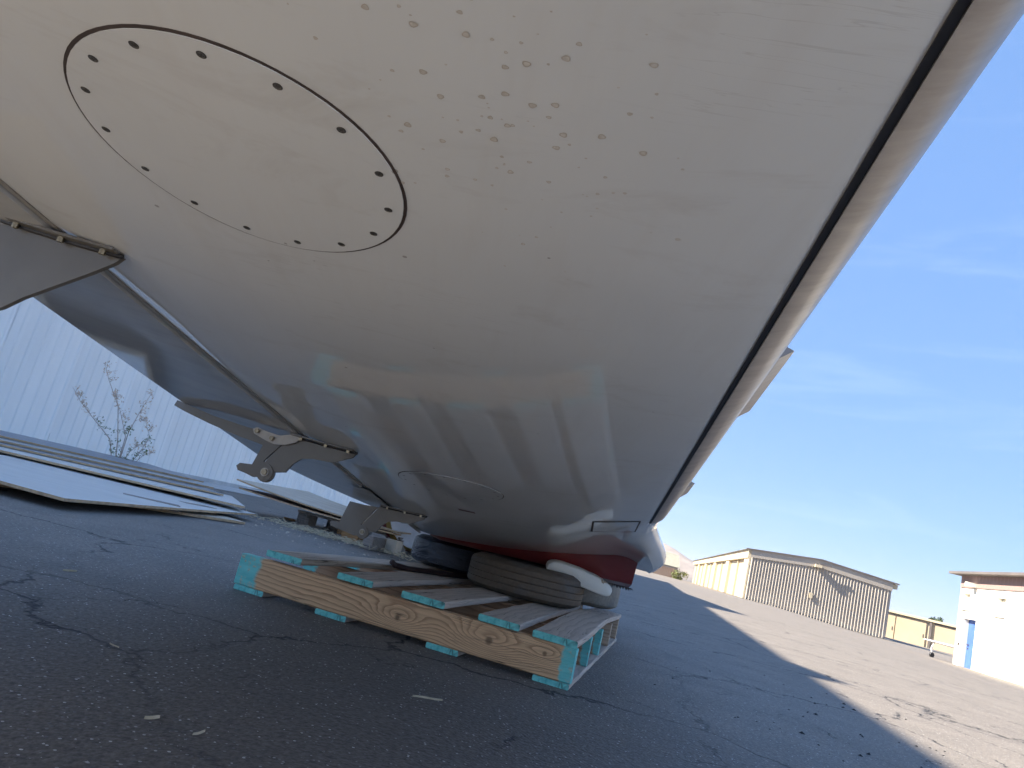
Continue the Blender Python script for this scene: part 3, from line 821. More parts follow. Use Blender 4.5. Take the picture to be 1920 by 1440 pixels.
# local frame: X runs back along the stringers (image left), Y away from the camera
su = Vector((-cos(PA), sin(PA), 0)); sw = Vector((sin(PA), cos(PA), 0))
pal.matrix_world = Matrix(((su.x, sw.x, 0, 0.336), (su.y, sw.y, 0, 1.985), (0, 0, 1, 0), (0, 0, 0, 1)))
# su x sw points down: use a proper rotation instead (X = -su)
pal.matrix_world = Matrix(((-su.x, sw.x, 0, 0.336), (-su.y, sw.y, 0, 1.985), (0, 0, 1, 0), (0, 0, 0, 1)))
def board(name, length, width, th, mats, parent, loc, rz=0, seed=0, warp=None, rough=0.0012, rot=None, seg=14, wane=0.0):
    """length along local x. mats: [body, end]"""
    rs = random.Random(seed); vs, fs, fm = [], [], []
    ch = min(0.003, th * 0.18)
    def ring(t):
        w1 = width / 2 + rs.uniform(-rough, rough); w2 = -width / 2 + rs.uniform(-rough, rough)
        if wane: w2 += wane * (0.5 + 0.5 * sin(t * 9 + seed)) * rs.uniform(0.7, 1.1)
        a = th / 2 + rs.uniform(-rough, rough) * 0.5; b = -th / 2 + rs.uniform(-rough, rough) * 0.3
        return [(w2 + ch, b), (w1 - ch, b), (w1, b + ch), (w1, a - ch), (w1 - ch, a), (w2 + ch, a), (w2, a - ch), (w2, b + ch)]
    for i in range(seg + 1):
        t = i / seg; x = -length / 2 + t * length
        dz = warp(t) if warp else 0
        for y, z in ring(t): vs.append((x + (rs.uniform(-.001, .001) if i in (0, seg) else 0), y, z + dz))
    for i in range(seg):
        for k in range(8): fs.append((i * 8 + k, i * 8 + (k + 1) % 8, (i + 1) * 8 + (k + 1) % 8, (i + 1) * 8 + k)); fm.append(0)
    fs.append(tuple(reversed(range(8)))); fm.append(1)
    fs.append(tuple(seg * 8 + k for k in range(8))); fm.append(1 if len(mats) < 3 else 2)
    o = mesh_obj(name, vs, fs, None, parent, False, mats, fm)
    o.location = loc; o.rotation_euler = rot if rot is not None else (0, 0, rz)
    bm = bmesh.new(); bm.from_mesh(o.data); bmesh.ops.recalc_face_normals(bm, faces=bm.faces); bm.to_mesh(o.data); bm.free()
    return o
SH, BZ, DT = 0.089, 0.016, 0.019
STY = [0.02, 0.405, 0.755, 1.12, PW - 0.02]
for k, wy in enumerate(STY):
    mt = M_STR1 if k == 0 else (M_STR if k in (1, 2) else M_STRB)
    em = M_TEAL if k in (0, 1, 2) else M_STRB
    board('stringer', PL - (0.0 if k == 0 else 0.01), 0.04, SH, [mt, em, em], pal, (-PL / 2, wy, BZ + SH / 2), 0, 20 + k, rough=0.0006)
for k, (u0, u1) in enumerate(((0.0, 0.125), (0.172, 0.29), (0.375, 0.505), (0.615, 0.73), (0.815, 0.945))):
    lift = (0.0, 0.001, 0.003, 0.004, 0.010)[k]
    wrp = (lambda t: 0.016 * sin(pi * t) ** 2 + (0.006 if False else 0)) if k == 0 else (lambda t, l=lift: l * (1 - t) + 0.002 * sin(5 * t))
    mb = M_DECKB if k == 4 else M_DECK
    board('deck_board', PW, u1 - u0, DT, [mb, M_TEAL, M_DECK], pal, (-(u0 + u1) / 2, PW / 2 + 0.002, BZ + SH + DT / 2 + 0.001), pi / 2 + (0, 0.012, -0.01, 0.015, -0.02)[k], 40 + k, wrp, 0.0016, wane=0.018 if k == 4 else 0)
for k, (u0, u1) in enumerate(((0.0, 0.10), (0.315, 0.41), (0.652, 0.75), (0.93, 1.03))):
    board('bottom_board', PW, u1 - u0, BZ - 0.001, [M_DECK, M_TEAL, M_DECK], pal, (-(u0 + u1) / 2, PW / 2, BZ / 2), pi / 2 + (0.0, 0.006, -0.004, 0.0)[k], 60 + k, None, 0.001)
# nail heads along the deck boards
vs, fs = [], []; rs = random.Random(9)
for u0, u1 in ((0.0, 0.125), (0.172, 0.29), (0.375, 0.505), (0.615, 0.73), (0.815, 0.945)):
    for wy in STY:
        for t in (0.27, 0.72):
            x = -(u0 + (u1 - u0) * t) + rs.uniform(-.006, .006); y = wy + rs.uniform(-.006, .006); b0 = len(vs)
            zt = BZ + SH + DT + 0.0035 + (0.016 * sin(pi * wy / PW) ** 2 if u0 == 0 else 0.004 if u0 > .8 else 0.002)
            for k in range(8): vs.append((x + 0.0032 * cos(k * pi / 4), y + 0.0032 * sin(k * pi / 4), zt))
            fs.append(tuple(range(b0, b0 + 8)))
tag(mesh_obj('nail_heads', vs, fs, M_RECESS, pal), kind='stuff')
# a loose dark strip lying across the deck
bm = bmesh.new(); tube(bm, [(-0.19, 0.0, 0.014), (-0.165, 0.003, 0.004), (-0.09, 0.005, -0.002), (0.30, 0.0, 0.0)], [0.010, 0.011, 0.010, 0.010], 8)
ds = bm_obj('rubber_strip', bm, M_DARKSTRIP, None, True); ds.location = (-0.155, 2.88, 0.139); ds.rotation_euler = (0, 0, 0.95)
tag(ds, 'dark brown rubber strip lying across the pallet deck by the black wrapped tyre', 'strip')

# ------------------------------------------------------------------ tyres and foam pad
def make_tyre(name, mat, loc, r=0.238, h=0.131, grooves=True, rz=0.0, tread=40):
    t = empty(name, loc, rz)
    prof = []
    half = h / 2
    bore = r * 0.50
    # outside from bottom bead round the tread to the top bead
    out = [(bore, -half * 0.55), (bore + 0.012, -half * 0.82), (r * 0.70, -half * 1.0), (r * 0.86, -half * 0.97), (r * 0.95, -half * 0.80)]
    gz_ = [-0.62, -0.30, 0.02, 0.34, 0.66]
    zz = -half * 0.72
    prof = out[:]
    tr = []
    n = 64
    for i in range(n + 1):
        f_ = -0.70 + 1.40 * i / n
        rr = r * (1.0 - 0.045 * abs(f_) ** 3)
        if grooves and any(abs(f_ - g) < 0.022 for g in (-0.36, 0.02, 0.40)): rr -= 0.005
        tr.append((rr, half * f_))
    prof += tr + [(a, -b) for a, b in reversed(out)]
    bm = bmesh.new(); lathe(bm, prof, 72)
    bmesh.ops.recalc_face_normals(bm, faces=bm.faces)
    body = bm_obj('tread', bm, mat, t, True); fix_normals(body, 28)
    bm = bmesh.new(); lathe(bm, [(bore, -half * 0.55), (bore - 0.006, -half * 0.3), (bore + 0.012, -half * 0.1), (bore + 0.02, 0), (bore + 0.012, half * 0.1), (bore - 0.006, half * 0.3), (bore, half * 0.55)], 72)
    bm_obj('bead', bm, M_RUBBER, t, True)
    return t
ZD = BZ + SH + DT + 0.001
t1 = make_tyre('tyre', M_TYRE_MUD, (0.250, 3.035, ZD + 0.0655 + 0.002), rz=0.4)
tag(t1, 'mud-caked grooved tyre lying flat on the pallet, nearest the camera', 'tyre', 'tyres supporting the wing')
t2 = make_tyre('tyre', M_TYRE_DUSTY, (0.512, 3.600, ZD + 0.064), h=0.128, grooves=False, rz=1.4)
tag(t2, 'dusty bald tyre lying flat behind the mud-caked one, beyond the white foam pad', 'tyre', 'tyres supporting the wing')
t3 = make_tyre('tyre', M_BAG, (-0.035, 3.585, ZD + 0.0655), grooves=False)
tag(t3, 'tyre wrapped in shiny black plastic at the back left of the pallet', 'tyre', 'tyres supporting the wing')
# rounded foam pad: stadium outline extruded in depth with soft rims
vs, fs = [], []
def stad(k, sc):
    a = 2 * pi * k / 48; e = 0.30
    x = 0.136 * sc * (abs(cos(a)) ** e) * (1 if cos(a) >= 0 else -1); z = 0.031 * (1 - (1 - sc) * 4) * (abs(sin(a)) ** 0.62) * (1 if sin(a) >= 0 else -1)
    return x, z - 0.012 * (x / 0.136) ** 2 * (1 if z > 0 else 0.2)
YP = [(-0.100, 0.955), (-0.096, 0.985), (-0.086, 1.0), (0.086, 1.0), (0.096, 0.985), (0.100, 0.955)]
for y, sc in YP:
    for k in range(48):
        x, z = stad(k, sc); vs.append((x, y, z))
for j in range(5):
    for k in range(48): fs.append((j * 48 + k, j * 48 + (k + 1) % 48, (j + 1) * 48 + (k + 1) % 48, (j + 1) * 48 + k))
fs.append(tuple(range(48))); fs.append(tuple(reversed([5 * 48 + k for k in range(48)])))
fp_ = mesh_obj('foam_pad', vs, fs, M_FOAM, None, True); fix_normals(fp_, 50)
fp_.location = (0.452, 3.015, 0.258); fp_.rotation_euler = (radians(2), radians(8.0), radians(-4))
tag(fp_, 'rounded white foam pad with a brown scuff wedged between tyre and maroon belly', 'foam pad')

# ------------------------------------------------------------------ plywood sheets by the white wall
def sheet(corner, direction, length, width, th, mat, label, group, z, curl=0.0, tiltx=0.0, seed=0, side=1, name='plywood_sheet', edge=None, rise=0.0, notch=0):
    """corner: near right-hand corner (x,y); direction: along the long visible edge; extends to the side away from the camera"""
    d = Vector((direction[0], direction[1], 0)).normalized(); p = Vector((-d.y, d.x, 0)) * side
    rs = random.Random(seed)
    nx_, ny_ = 16, 8; vs, fs, fm = [], [], []
    for s in (0, 1):
        for j in range(ny_ + 1):
            for i in range(nx_ + 1):
                u, v = i / nx_, j / ny_
                q = d * (u * length) + p * (v * width)
                dz = curl * (u - 0.4) ** 2 + tiltx * v + rise * u + 0.003 * sin(6 * u + seed) * v
                if notch and u > 0.95 and v < 0.05: q += p * 0.0
                vs.append((q.x, q.y, dz + (th if s else 0)))
    n1 = (nx_ + 1) * (ny_ + 1)
    idx = lambda s, i, j: s * n1 + j * (nx_ + 1) + i
    for j in range(ny_):
        for i in range(nx_):
            fs.append((idx(1, i, j), idx(1, i + 1, j), idx(1, i + 1, j + 1), idx(1, i, j + 1))); fm.append(0)
            fs.append((idx(0, i, j + 1), idx(0, i + 1, j + 1), idx(0, i + 1, j), idx(0, i, j))); fm.append(0)
    for i in range(nx_):
        for j in (0, ny_): fs.append((idx(0, i, j), idx(0, i + 1, j), idx(1, i + 1, j), idx(1, i, j))); fm.append(1)
    for j in range(ny_):
        for i in (0, nx_): fs.append((idx(0, i, j), idx(0, i, j + 1), idx(1, i, j + 1), idx(1, i, j))); fm.append(1)
    o = mesh_obj(name, vs, fs, None, None, False, [mat, edge or M_PEDGE], fm)
    bm = bmesh.new(); bm.from_mesh(o.data); bmesh.ops.recalc_face_normals(bm, faces=bm.faces); bm.to_mesh(o.data); bm.free()
    o.location = (corner[0], corner[1], z)
    return tag(o, label, 'plywood', group)
GP = 'plywood sheets piled by the white wall'
S = []
S.append(sheet((-1.44, 4.80), (-0.62, -1.30), 1.9, 1.0, 0.015, M_PTAN, 'bare tan plywood sheet at the very bottom of the left pile', GP, 0.004, 0.01, 0.0, 1, -1))
S.append(sheet((-1.70, 4.98), (-0.45, -1.05), 1.7, 1.2, 0.014, M_PGREY, 'grey sheet second from the bottom of the left pile', GP, 0.021, 0.01, 0.004, 2, -1))
S.append(sheet((-1.672, 3.103), (0.112, 2.259), 2.28, 1.3, 0.013, M_PWHITE, 'white-faced plywood sheet with its corner pointing at the camera, left pile', GP, 0.038, 0.010, 0.018, 3, 1, rise=0.0))
S.append(sheet((-1.579, 5.147), (-1.36, -0.58), 2.3, 1.22, 0.014, M_PWHITE, 'white sheet with a thick tan edge above the pointed one, left pile', GP, 0.082, 0.008, 0.004, 4, -1))
S.append(sheet((-1.95, 5.75), (-1.30, -0.95), 2.35, 1.15, 0.012, M_PBLUE, 'slate blue sheet in the upper half of the left pile', GP, 0.103, 0.006, 0.004, 5, -1))
S.append(sheet((-2.20, 6.20), (-1.15, -1.22), 2.4, 1.1, 0.012, M_PGREY, 'mid grey sheet just under the topmost of the left pile', GP, 0.120, 0.006, 0.004, 6, -1))
S.append(sheet((-2.42, 6.54), (-1.08, -1.16), 2.4, 1.2, 0.012, M_PBLUE, 'topmost dark sheet of the left pile, farthest back by the white wall', GP, 0.138, 0.006, 0.006, 7, -1))
# bricks / offcuts the pile rests on
for k, (x, y, sx, sy, rz) in enumerate(((-1.80, 4.20, 0.30, 0.09, 0.5), (-2.2, 4.9, 0.4, 0.1, 0.3), (-1.75, 4.75, 0.25, 0.09, 1.1))):
    b_ = box('timber_offcut', (x, y, 0.018 + 0.02), (sx, sy, 0.036), M_BLOCK, None, rz, 0.003)
    tag(b_, ('short weathered timber offcut under the pointed white sheet', 'weathered timber offcut under the middle of the left pile', 'weathered timber offcut near the right end of the left pile')[k], 'timber')

# second pile: sheets on an old pallet beneath the hinge brackets
op = tag(empty('old_pallet', (-1.02, 6.05, 0), -0.42), 'old grey pallet of chunky blocks carrying the curled tan plywood', 'pallet')
for i, xx in enumerate((-0.44, -0.02, 0.46)):
    for j, yy in enumerate((0.06, 0.50, 0.95)):
        if j == 0 or i == 0:
            o = board('block', 0.12, 0.13 if j else 0.11, 0.085, [M_BLOCKO if (i, j) == (1, 0) else M_BLOCK] * 2, op, (xx, yy, 0.020 + 0.0425), 0, 80 + i * 3 + j, None, 0.002)
for j, yy in enumerate((0.05, 0.50, 0.95)):
    board('runner', 1.06, 0.11, 0.018, [M_BLOCK, M_BLOCK], op, (0, yy, 0.010), 0, 95 + j)
    board('top_rail', 1.02, 0.10, 0.018, [M_BLOCK, M_BLOCK], op, (0, yy, 0.1155), 0, 105 + j)
G2 = 'sheets on the old pallet'
sheet((-0.60, 5.74), (-1.40, 0.44), 1.46, 1.1, 0.012, M_PRED, 'dark red-brown sheet under the curled tan plywood', G2, 0.126, 0.055, 0.0, 12, -1, rise=0.03)
sheet((-0.56, 5.72), (-1.44, 0.46), 1.55, 1.15, 0.012, M_PTAN, 'curled tan plywood sheet on top of the old pallet', G2, 0.141, 0.085, 0.03, 13, -1, rise=0.065)
wb = box('timber_block', (-0.70, 5.52, 0.05), (0.085, 0.18, 0.10), M_BLOCK, None, -0.45, 0.003); tag(wb, 'upright weathered timber block left of the printed block', 'timber')
wb = box('timber_block', (-0.565, 5.60, 0.052), (0.10, 0.09, 0.104), M_PTAN, None, -0.45, 0.003); tag(wb, 'pale sawn timber block by the black wrapped tyre', 'timber')
wb = box('timber_block', (-0.89, 5.70, 0.045), (0.15, 0.10, 0.075), M_BLOCKO, None, -0.42, 0.003); tag(wb, 'orange-brown broken timber block in front of the old pallet', 'timber')
bm = bmesh.new(); bm_box(bm, (0, 0, 0), (0.10, 0.035, 0.02), None, 0.002)
rc = bm_obj('brick_chip', bm, M_BLOCKO); rc.location = (-1.62, 6.62, 0.012); rc.rotation_euler = (0, 0, -0.3); tag(rc, 'small orange wood chip on the asphalt behind the left pile', 'wood chip')

# round wheel fairing behind the bracket
wf = tag(empty('wheel_fairing', (-0.50, 6.0, 0.30)), 'round white wheel fairing with maroon and ochre rim behind the wing root', 'wheel fairing')
wf.rotation_euler = (radians(82), radians(-20), radians(38))
def lathe_part(name, prof, mat, parent, seg=56):
    bm = bmesh.new(); lathe(bm, prof, seg); bmesh.ops.recalc_face_normals(bm, faces=bm.faces); return bm_obj(name, bm, mat, parent, True)
lathe_part('outer_rim', [(0.235, -0.11), (0.262, -0.09), (0.272, -0.04), (0.268, 0.0), (0.262, 0.0), (0.255, -0.09), (0.235, -0.105)], M_MAROON, wf)
lathe_part('ochre_band', [(0.2675, 0.001), (0.264, 0.028), (0.252, 0.05), (0.247, 0.05), (0.258, 0.001)], M_DRUM_YEL, wf)
lathe_part('dish', [(0.2515, 0.0505), (0.24, 0.058), (0.20, 0.045), (0.10, 0.03), (0.0001, 0.028)], M_DRUM_WHT, wf)
lathe_part('hub_boot', [(0.0001, 0.115), (0.03, 0.112), (0.045, 0.10), (0.036, 0.09), (0.048, 0.078), (0.038, 0.066), (0.05, 0.052), (0.045, 0.034), (0.0001, 0.034)], M_RUBBER, wf)
for k in range(9):
    a = random.uniform(0.4, 2.0); r = random.uniform(0.06, 0.20)
    bm = bmesh.new(); bmesh.ops.create_icosphere(bm, subdivisions=2, radius=random.uniform(0.012, 0.024))
    o = bm_obj('fitting', bm, M_BLUEBIT, wf, True); o.location = (r * cos(a), r * sin(a), 0.06 + random.uniform(0, .03)); o.scale = (1, 1, 1.6)
bm = bmesh.new(); tube(bm, [(0.04, -0.02, 0.06), (0.13, -0.06, 0.09), (0.26, -0.08, 0.10), (0.45, -0.10, 0.10)], 0.007, 6)
bm_obj('hose', bm, M_RUBBER, wf, True)

# ------------------------------------------------------------------ white ribbed-steel hangar on the left
WB = Vector((-3.9, 12.7, 0))                       # a point of its wall base
wh = tag(empty('ribbed_hangar', WB), 'tall white ribbed-steel hangar wall behind the plywood piles', 'hangar')
WR = math.atan2(UH.y, UH.x)
wh.rotation_euler = (0, 0, WR)                     # local x runs along the wall away from the camera, local -y faces the wing
WHH = 5.55
pw_ = 0.96; nr = 6
prof = []
for k in range(nr):
    x0_ = k * pw_ / nr; d = pw_ / nr
    prof += [(x0_, 0), (x0_ + d * 0.62, 0), (x0_ + d * 0.72, -0.012), (x0_ + d * 0.90, -0.012)]
prof.append((pw_ - 0.004, 0))
pv = [(x, y, 0.05) for x, y in prof] + [(x, y, WHH) for x, y in prof]
npf = len(prof)
pf = [(i, i + 1, npf + i + 1, npf + i) for i in range(npf - 1)]
proto = mesh_obj('wall_panel', pv, pf, M_WHITEMETAL, wh)
NP0, NP1 = -13, 24  # near end cut short out of view to let sunlit ground light the wing
PO_ = 0.38
proto.location = (NP0 * pw_ + PO_, 0, 0)
for k in range(NP0 + 1, NP1): link_copy(proto, wh, (k * pw_ + PO_, 0, 0))
X0_, X1_ = NP0 * pw_ + PO_, NP1 * pw_ + PO_
box('sill', ((X0_ + X1_) / 2, 0.0, 0.03), (X1_ - X0_, 0.10, 0.06), M_CONC, wh)
box('eave_trim', ((X0_ + X1_) / 2, -0.05, WHH + 0.06), (X1_ - X0_ + 0.3, 0.16, 0.14), M_WHITEMETAL, wh)
vs = [(X0_, -0.1, WHH + 0.135), (X1_, -0.1, WHH + 0.135), (X1_, 9, WHH + 0.2), (X0_, 9, WHH + 0.2), (X0_, 0.02, 0), (X1_, 0.02, 0), (X1_, 9, 0), (X0_, 9, 0)]
mesh_obj('roof', vs[:4], [(0, 1, 2, 3)], M_ROOF, wh)
mesh_obj('rear_wall', vs, [(4, 7, 3, 0), (5, 1, 2, 6), (7, 6, 2, 3)], M_WHITEMETAL, wh)
# unseen wedges added on the roof edge to shape its shadow on the ground
def prism(name, x0, xa, x1, h, mat, y0=0.0, y1=1.5):
    vs = [(x0, y0, WHH + 0.13), (xa, y0, WHH + 0.13 + h), (x1, y0, WHH + 0.13), (x0, y1, WHH + 0.13), (xa, y1, WHH + 0.13 + h), (x1, y1, WHH + 0.13)]
    return mesh_obj(name, vs, [(0, 1, 2), (5, 4, 3), (0, 3, 4, 1), (1, 4, 5, 2), (2, 5, 3, 0)], mat, wh)
prism('shadow_wedge', -0.2, 0.6, 7.2, 0.62, M_WHITEMETAL, -0.1, 0.5)
prism('shadow_wedge_small', -8.55, -8.35, -7.7, 0.20, M_WHITEMETAL, -0.1, 0.3)

# concrete strip at the foot of the wall
vs = []
for i in range(41):
    t = X0_ + (X1_ - X0_) * i / 40
    p = WB + UH * t; q = p + PH * (1.25 + 0.05 * sin(i * 1.7))
    vs += [(p.x, p.y, 0.006), (q.x, q.y, 0.006)]
tag(mesh_obj('concrete_apron', vs, [(2 * i, 2 * i + 1, 2 * i + 3, 2 * i + 2) for i in range(40)], M_CONC), kind='structure')

# added pale slabs behind the camera, unseen, bouncing sunlight up under the wing
pad = tag(empty('added_bounce_pad', (0, 0, 0)), kind='structure')
sl0 = None
for i in range(0, 7):
    for j in range(1, 8):
        cx, cy = 1.75 + i * 2.45, 0.62 - j * 2.45 + 1.22
        zz = gz(cx, cy)
        if sl0 is None: sl0 = box('slab', (cx, cy, 0.0), (2.43, 2.43, 0.03), M_CONC, pad, 0, 0.004); o = sl0
        else: o = link_copy(sl0, pad)
        o.location = (cx, cy, zz - 0.007)

# dry weed against the wall
wd = tag(empty('weed', (-3.42, 7.0, 0.02)), 'tall dry weed with seed heads growing at the foot of the white wall', 'weed')
rs = random.Random(21)
stems = [([(0, 0, 0), (-0.10, 0, 0.30), (-0.25, .02, 0.70), (-0.47, 0.0, 1.0), (-0.60, 0, 1.20)], 1.0), ([(-0.02, 0, 0), (-0.20, 0, 0.28), (-0.52, 0, 0.50), (-0.74, 0, 0.66), (-0.88, 0, 0.80)], .9),
         ([(0.01, 0, 0), (-0.04, .05, 0.35), (-0.20, .05, 0.62), (-0.34, 0, 0.86)], .9), ([(0.02, 0, 0), (0.0, 0, 0.42), (0.06, 0, 0.75), (0.12, 0, 1.0)], .9),
         ([(0.03, 0, 0), (0.10, 0, 0.18), (0.18, 0, 0.30)], .7), ([(0.10, 0, 0), (0.22, 0, 0.20), (0.28, 0, 0.42), (0.16, 0, 0.60), (0.09, 0, 0.60)], .6), ([(0.1, 0, 0), (0.28, 0, 0.18), (0.42, 0, 0.26)], .5)]
tips = []
for k, (pts, rr) in enumerate(stems):
    bm = bmesh.new(); P = [Vector((p[0] * .74, p[1] * .74, p[2] * .74 + (0.08 if p[2] > 0 else 0))) for p in pts]
    tube(bm, P, [0.006 * rr * (1 - 0.75 * i / (len(P) - 1)) for i in range(len(P))], 5)
    twl = []
    for i in range(len(P) - 1):
        for s in range(6):
            t = rs.random(); base = P[i].lerp(P[i + 1], t); hgt = (i + t) / (len(P) - 1)
            e = base + Vector((rs.uniform(-.06, .06), rs.uniform(-.04, .04), rs.uniform(0.01, .07)))
            tube(bm, [base, (base + e) / 2 + Vector((0, 0, .01)), e], [0.0022, .0016, .001], 4)
            tips.append((e, hgt)); tips.append(((base + e) / 2, hgt))
    bm_obj('stem', bm, M_STEM, wd, True)
def leafset(name, pts, size, mat):
    vs, fs = [], []
    for p in pts:
        for _ in range(3):
            a = Vector((rs.gauss(0, 1), rs.gauss(0, 1), rs.gauss(0, 1))).normalized(); b = a.orthogonal().normalized(); c_ = p + Vector((rs.gauss(0, .015), rs.gauss(0, .015), rs.gauss(0, .015)))
            s = size * rs.uniform(.6, 1.3); n0 = len(vs)
            vs += [c_ - a * s, c_ + b * s * .4, c_ + a * s, c_ - b * s * .4]; fs.append((n0, n0 + 1, n0 + 2, n0 + 3))
    return tag(mesh_obj(name, vs, fs, mat, wd), kind='stuff')
leafset('seed_heads', [p for p, h in tips if h > 0.5], 0.013, M_SEED)
leafset('leaves', [p for p, h in tips if h <= 0.55 and p.z < 0.45], 0.013, M_LEAF)

# ------------------------------------------------------------------ beige hangar with ribbed gable
def frame_obj(o, org):
    o.location = org
HG = Vector((22.5, 60.0, -0.02))
hg = tag(empty('beige_hangar', HG, math.atan2(PH.y, PH.x)), 'long beige steel hangar with ribbed shaded gable end', 'hangar')
# local x across the gable (image right), local y away along the row
GW, GH, GR, GL = 10.75, 3.98, 4.45, 80.0
def gtop(x): return GH + (GR - GH) * (1 - abs(x - GW / 2) / (GW / 2))
vs = [(0, 0, -0.6), (GW, 0, -0.6), (GW, 0, GH), (GW / 2, 0, GR), (0, 0, GH)]
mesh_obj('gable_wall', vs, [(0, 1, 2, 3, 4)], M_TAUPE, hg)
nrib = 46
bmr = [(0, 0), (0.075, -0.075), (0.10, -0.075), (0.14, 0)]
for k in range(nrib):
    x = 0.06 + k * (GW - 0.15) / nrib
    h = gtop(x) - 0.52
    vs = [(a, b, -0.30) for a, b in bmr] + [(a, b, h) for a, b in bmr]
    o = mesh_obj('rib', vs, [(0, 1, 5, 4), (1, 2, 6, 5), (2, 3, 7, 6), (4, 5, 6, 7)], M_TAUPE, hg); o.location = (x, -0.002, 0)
def gable_trim(name, z0, z1, y0, y1, mat, ov=0.0):
    vs = []
    for y in (y0, y1):
        for x, zz in ((-ov, GH - ov * 0.09), (GW / 2, GR), (GW + ov, GH - ov * 0.09)):
            vs += [(x, y, zz + z0), (x, y, zz + z1)]
    fs = []
    for i in (0, 2): fs += [(i, i + 2, i + 3, i + 1), (6 + i, 7 + i, 9 + i, 8 + i), (i, 6 + i, 8 + i, i + 2), (i + 1, i + 3, 9 + i, 7 + i)]
    fs += [(0, 1, 7, 6), (4, 10, 11, 5)]
    return mesh_obj(name, vs, fs, mat, hg)
gable_trim('fascia', -0.60, 0.0, -0.12, -0.09, M_TAUPE, 0.02)
gable_trim('roof_edge', 0.0, 0.10, -0.22, 0.0, M_TRIMDARK, 0.45)
vs = [(-0.45, 0, GH + 0.0), (GW / 2, 0, GR + 0.05), (GW + 0.45, 0, GH), (-0.45, GL, GH), (GW / 2, GL, GR + 0.05), (GW + 0.45, GL, GH)]
mesh_obj('roof', vs, [(0, 1, 4, 3), (1, 2, 5, 4)], M_ROOF, hg)
box('eave_soffit', (GW + 0.22, 0.5, GH - 0.22), (0.42, 0.8, 0.34), M_BEIGE, hg)
box('flood_light', (GW / 2 - 0.25, -0.35, GR - 0.52), (0.5, 0.40, 0.22), M_BEIGE, hg)
box('flood_light_arm', (GW / 2 + 0.25, -0.45, GR - 0.35), (0.9, 0.10, 0.12), M_TRIMDARK, hg)
box('meter_box', (GW * 0.46, -0.14, 1.55), (0.22, 0.10, 0.42), M_BEIGE, hg)
# sunlit long wall: pilasters, recessed doors, header
box('header', (-0.06, GL / 2, GH - 0.34), (0.34, GL - 0.02, 0.66), M_BEIGE, hg)
y = 0.0; bay = 15.6
for k in range(5):
    box('pilaster', (0.02, y + 1.5, 1.69), (0.30, 3.0, 3.29), M_BEIGE, hg)
    for q in range(2):
        dd = box('hangar_door', (0.20, y + 3.0 + 3.15 + q * 6.3, 1.66), (0.12, 6.24, 3.24), M_BEIGEDOOR, hg)
        b_ = box('door_handle', (-0.09, (-2.7 if q else 2.7), -0.25), (0.06, 0.12, 0.7), M_TRIMDARK, dd)
    box('pilaster', (0.05, y + 8.9, 1.69), (0.14, 0.30, 3.28), M_BEIGE, hg)
    y += bay
vs = [(GW, 0.01, 0), (GW, GL, 0), (GW, GL, GH), (GW, 0.01, GH), (0.3, GL, 0), (0.3, GL, GH)]
mesh_obj('rear_walls', vs, [(0, 1, 2, 3), (1, 4, 5, 2)], M_BEIGE, hg)
vs = []
for i in range(25):
    a_ = -0.9 + (GW + 1.3) * i / 24
    for b_ in (-1.0, -0.14):
        v = HG + PH * a_ + UH * b_; vs.append((v.x, v.y, gz(v.x, v.y) + 0.05))
tag(mesh_obj('concrete_kerb_strip', vs, [(2 * i, 2 * i + 2, 2 * i + 3, 2 * i + 1) for i in range(24)], M_CONC), kind='structure')

# low pink-beige hangar row behind, between the two buildings
fh = tag(empty('low_hangar', (43.5, 80.5, -0.40), math.atan2(PH.y, PH.x) - 0.38), 'low beige hangar row with sliding doors, beside the white building', 'hangar')
box('wall', (7, 3.2, 1.35), (16, 6, 2.7), M_BEIGE, fh)
box('roof_edge', (7, 0.1, 2.80), (16.4, 0.5, 0.22), M_BEIGE, fh)
for k, x in enumerate((1.6, 4.5, 8.1, 11.0)):
    box('sliding_door', (x, 0.12, 1.27), (2.8, 0.10, 2.50), M_BEIGEDOOR, fh)
    box('door_latch', (x + 1.2, 0.05, 1.1), (0.08, 0.05, 0.35), M_TRIMDARK, fh)
box('door_post', (6.3, 0.08, 1.35), (0.22, 0.3, 2.68), M_TRIMDARK, fh)
box('door_head', (9.6, 0.10, 2.60), (6.0, 0.2, 0.12), M_TRIMDARK, fh)

# ------------------------------------------------------------------ white building with the blue door
WBO = Vector((21.42, 32.0, -0.40))
wdir = Vector((-1.21, -5.73, 0)).normalized()
wb_ = tag(empty('white_building', WBO, math.atan2(wdir.y, wdir.x)), 'sunlit white stucco building with blue door and faded red fascia', 'building')
# local x runs along the visible wall towards the camera, local +y is into the building
WL, WHT = 12.0, 3.85
door = (0.62, 1.78, 0.04, 2.02); wins = ((0.30, 0.92, 2.45, 3.08), (3.25, 3.95, 2.35, 3.02))
xs_ = sorted({0, WL, door[0], door[1], *[w[0] for w in wins], *[w[1] for w in wins]}); zs_ = sorted({0, WHT, door[2], door[3], *[w[2] for w in wins], *[w[3] for w in wins]})
vs, fs = [], []
def hole(x, z):
    return any(a < x < b and c < z < d for a, b, c, d in (door,) + wins)
DP = 0.22
for i in range(len(xs_) - 1):
    for j in range(len(zs_) - 1):
        x0_, x1_, z0_, z1_ = xs_[i], xs_[i + 1], zs_[j], zs_[j + 1]
        if hole((x0_ + x1_) / 2, (z0_ + z1_) / 2): continue
        b0 = len(vs); vs += [(x0_, 0, z0_), (x1_, 0, z0_), (x1_, 0, z1_), (x0_, 0, z1_)]; fs.append((b0, b0 + 1, b0 + 2, b0 + 3))
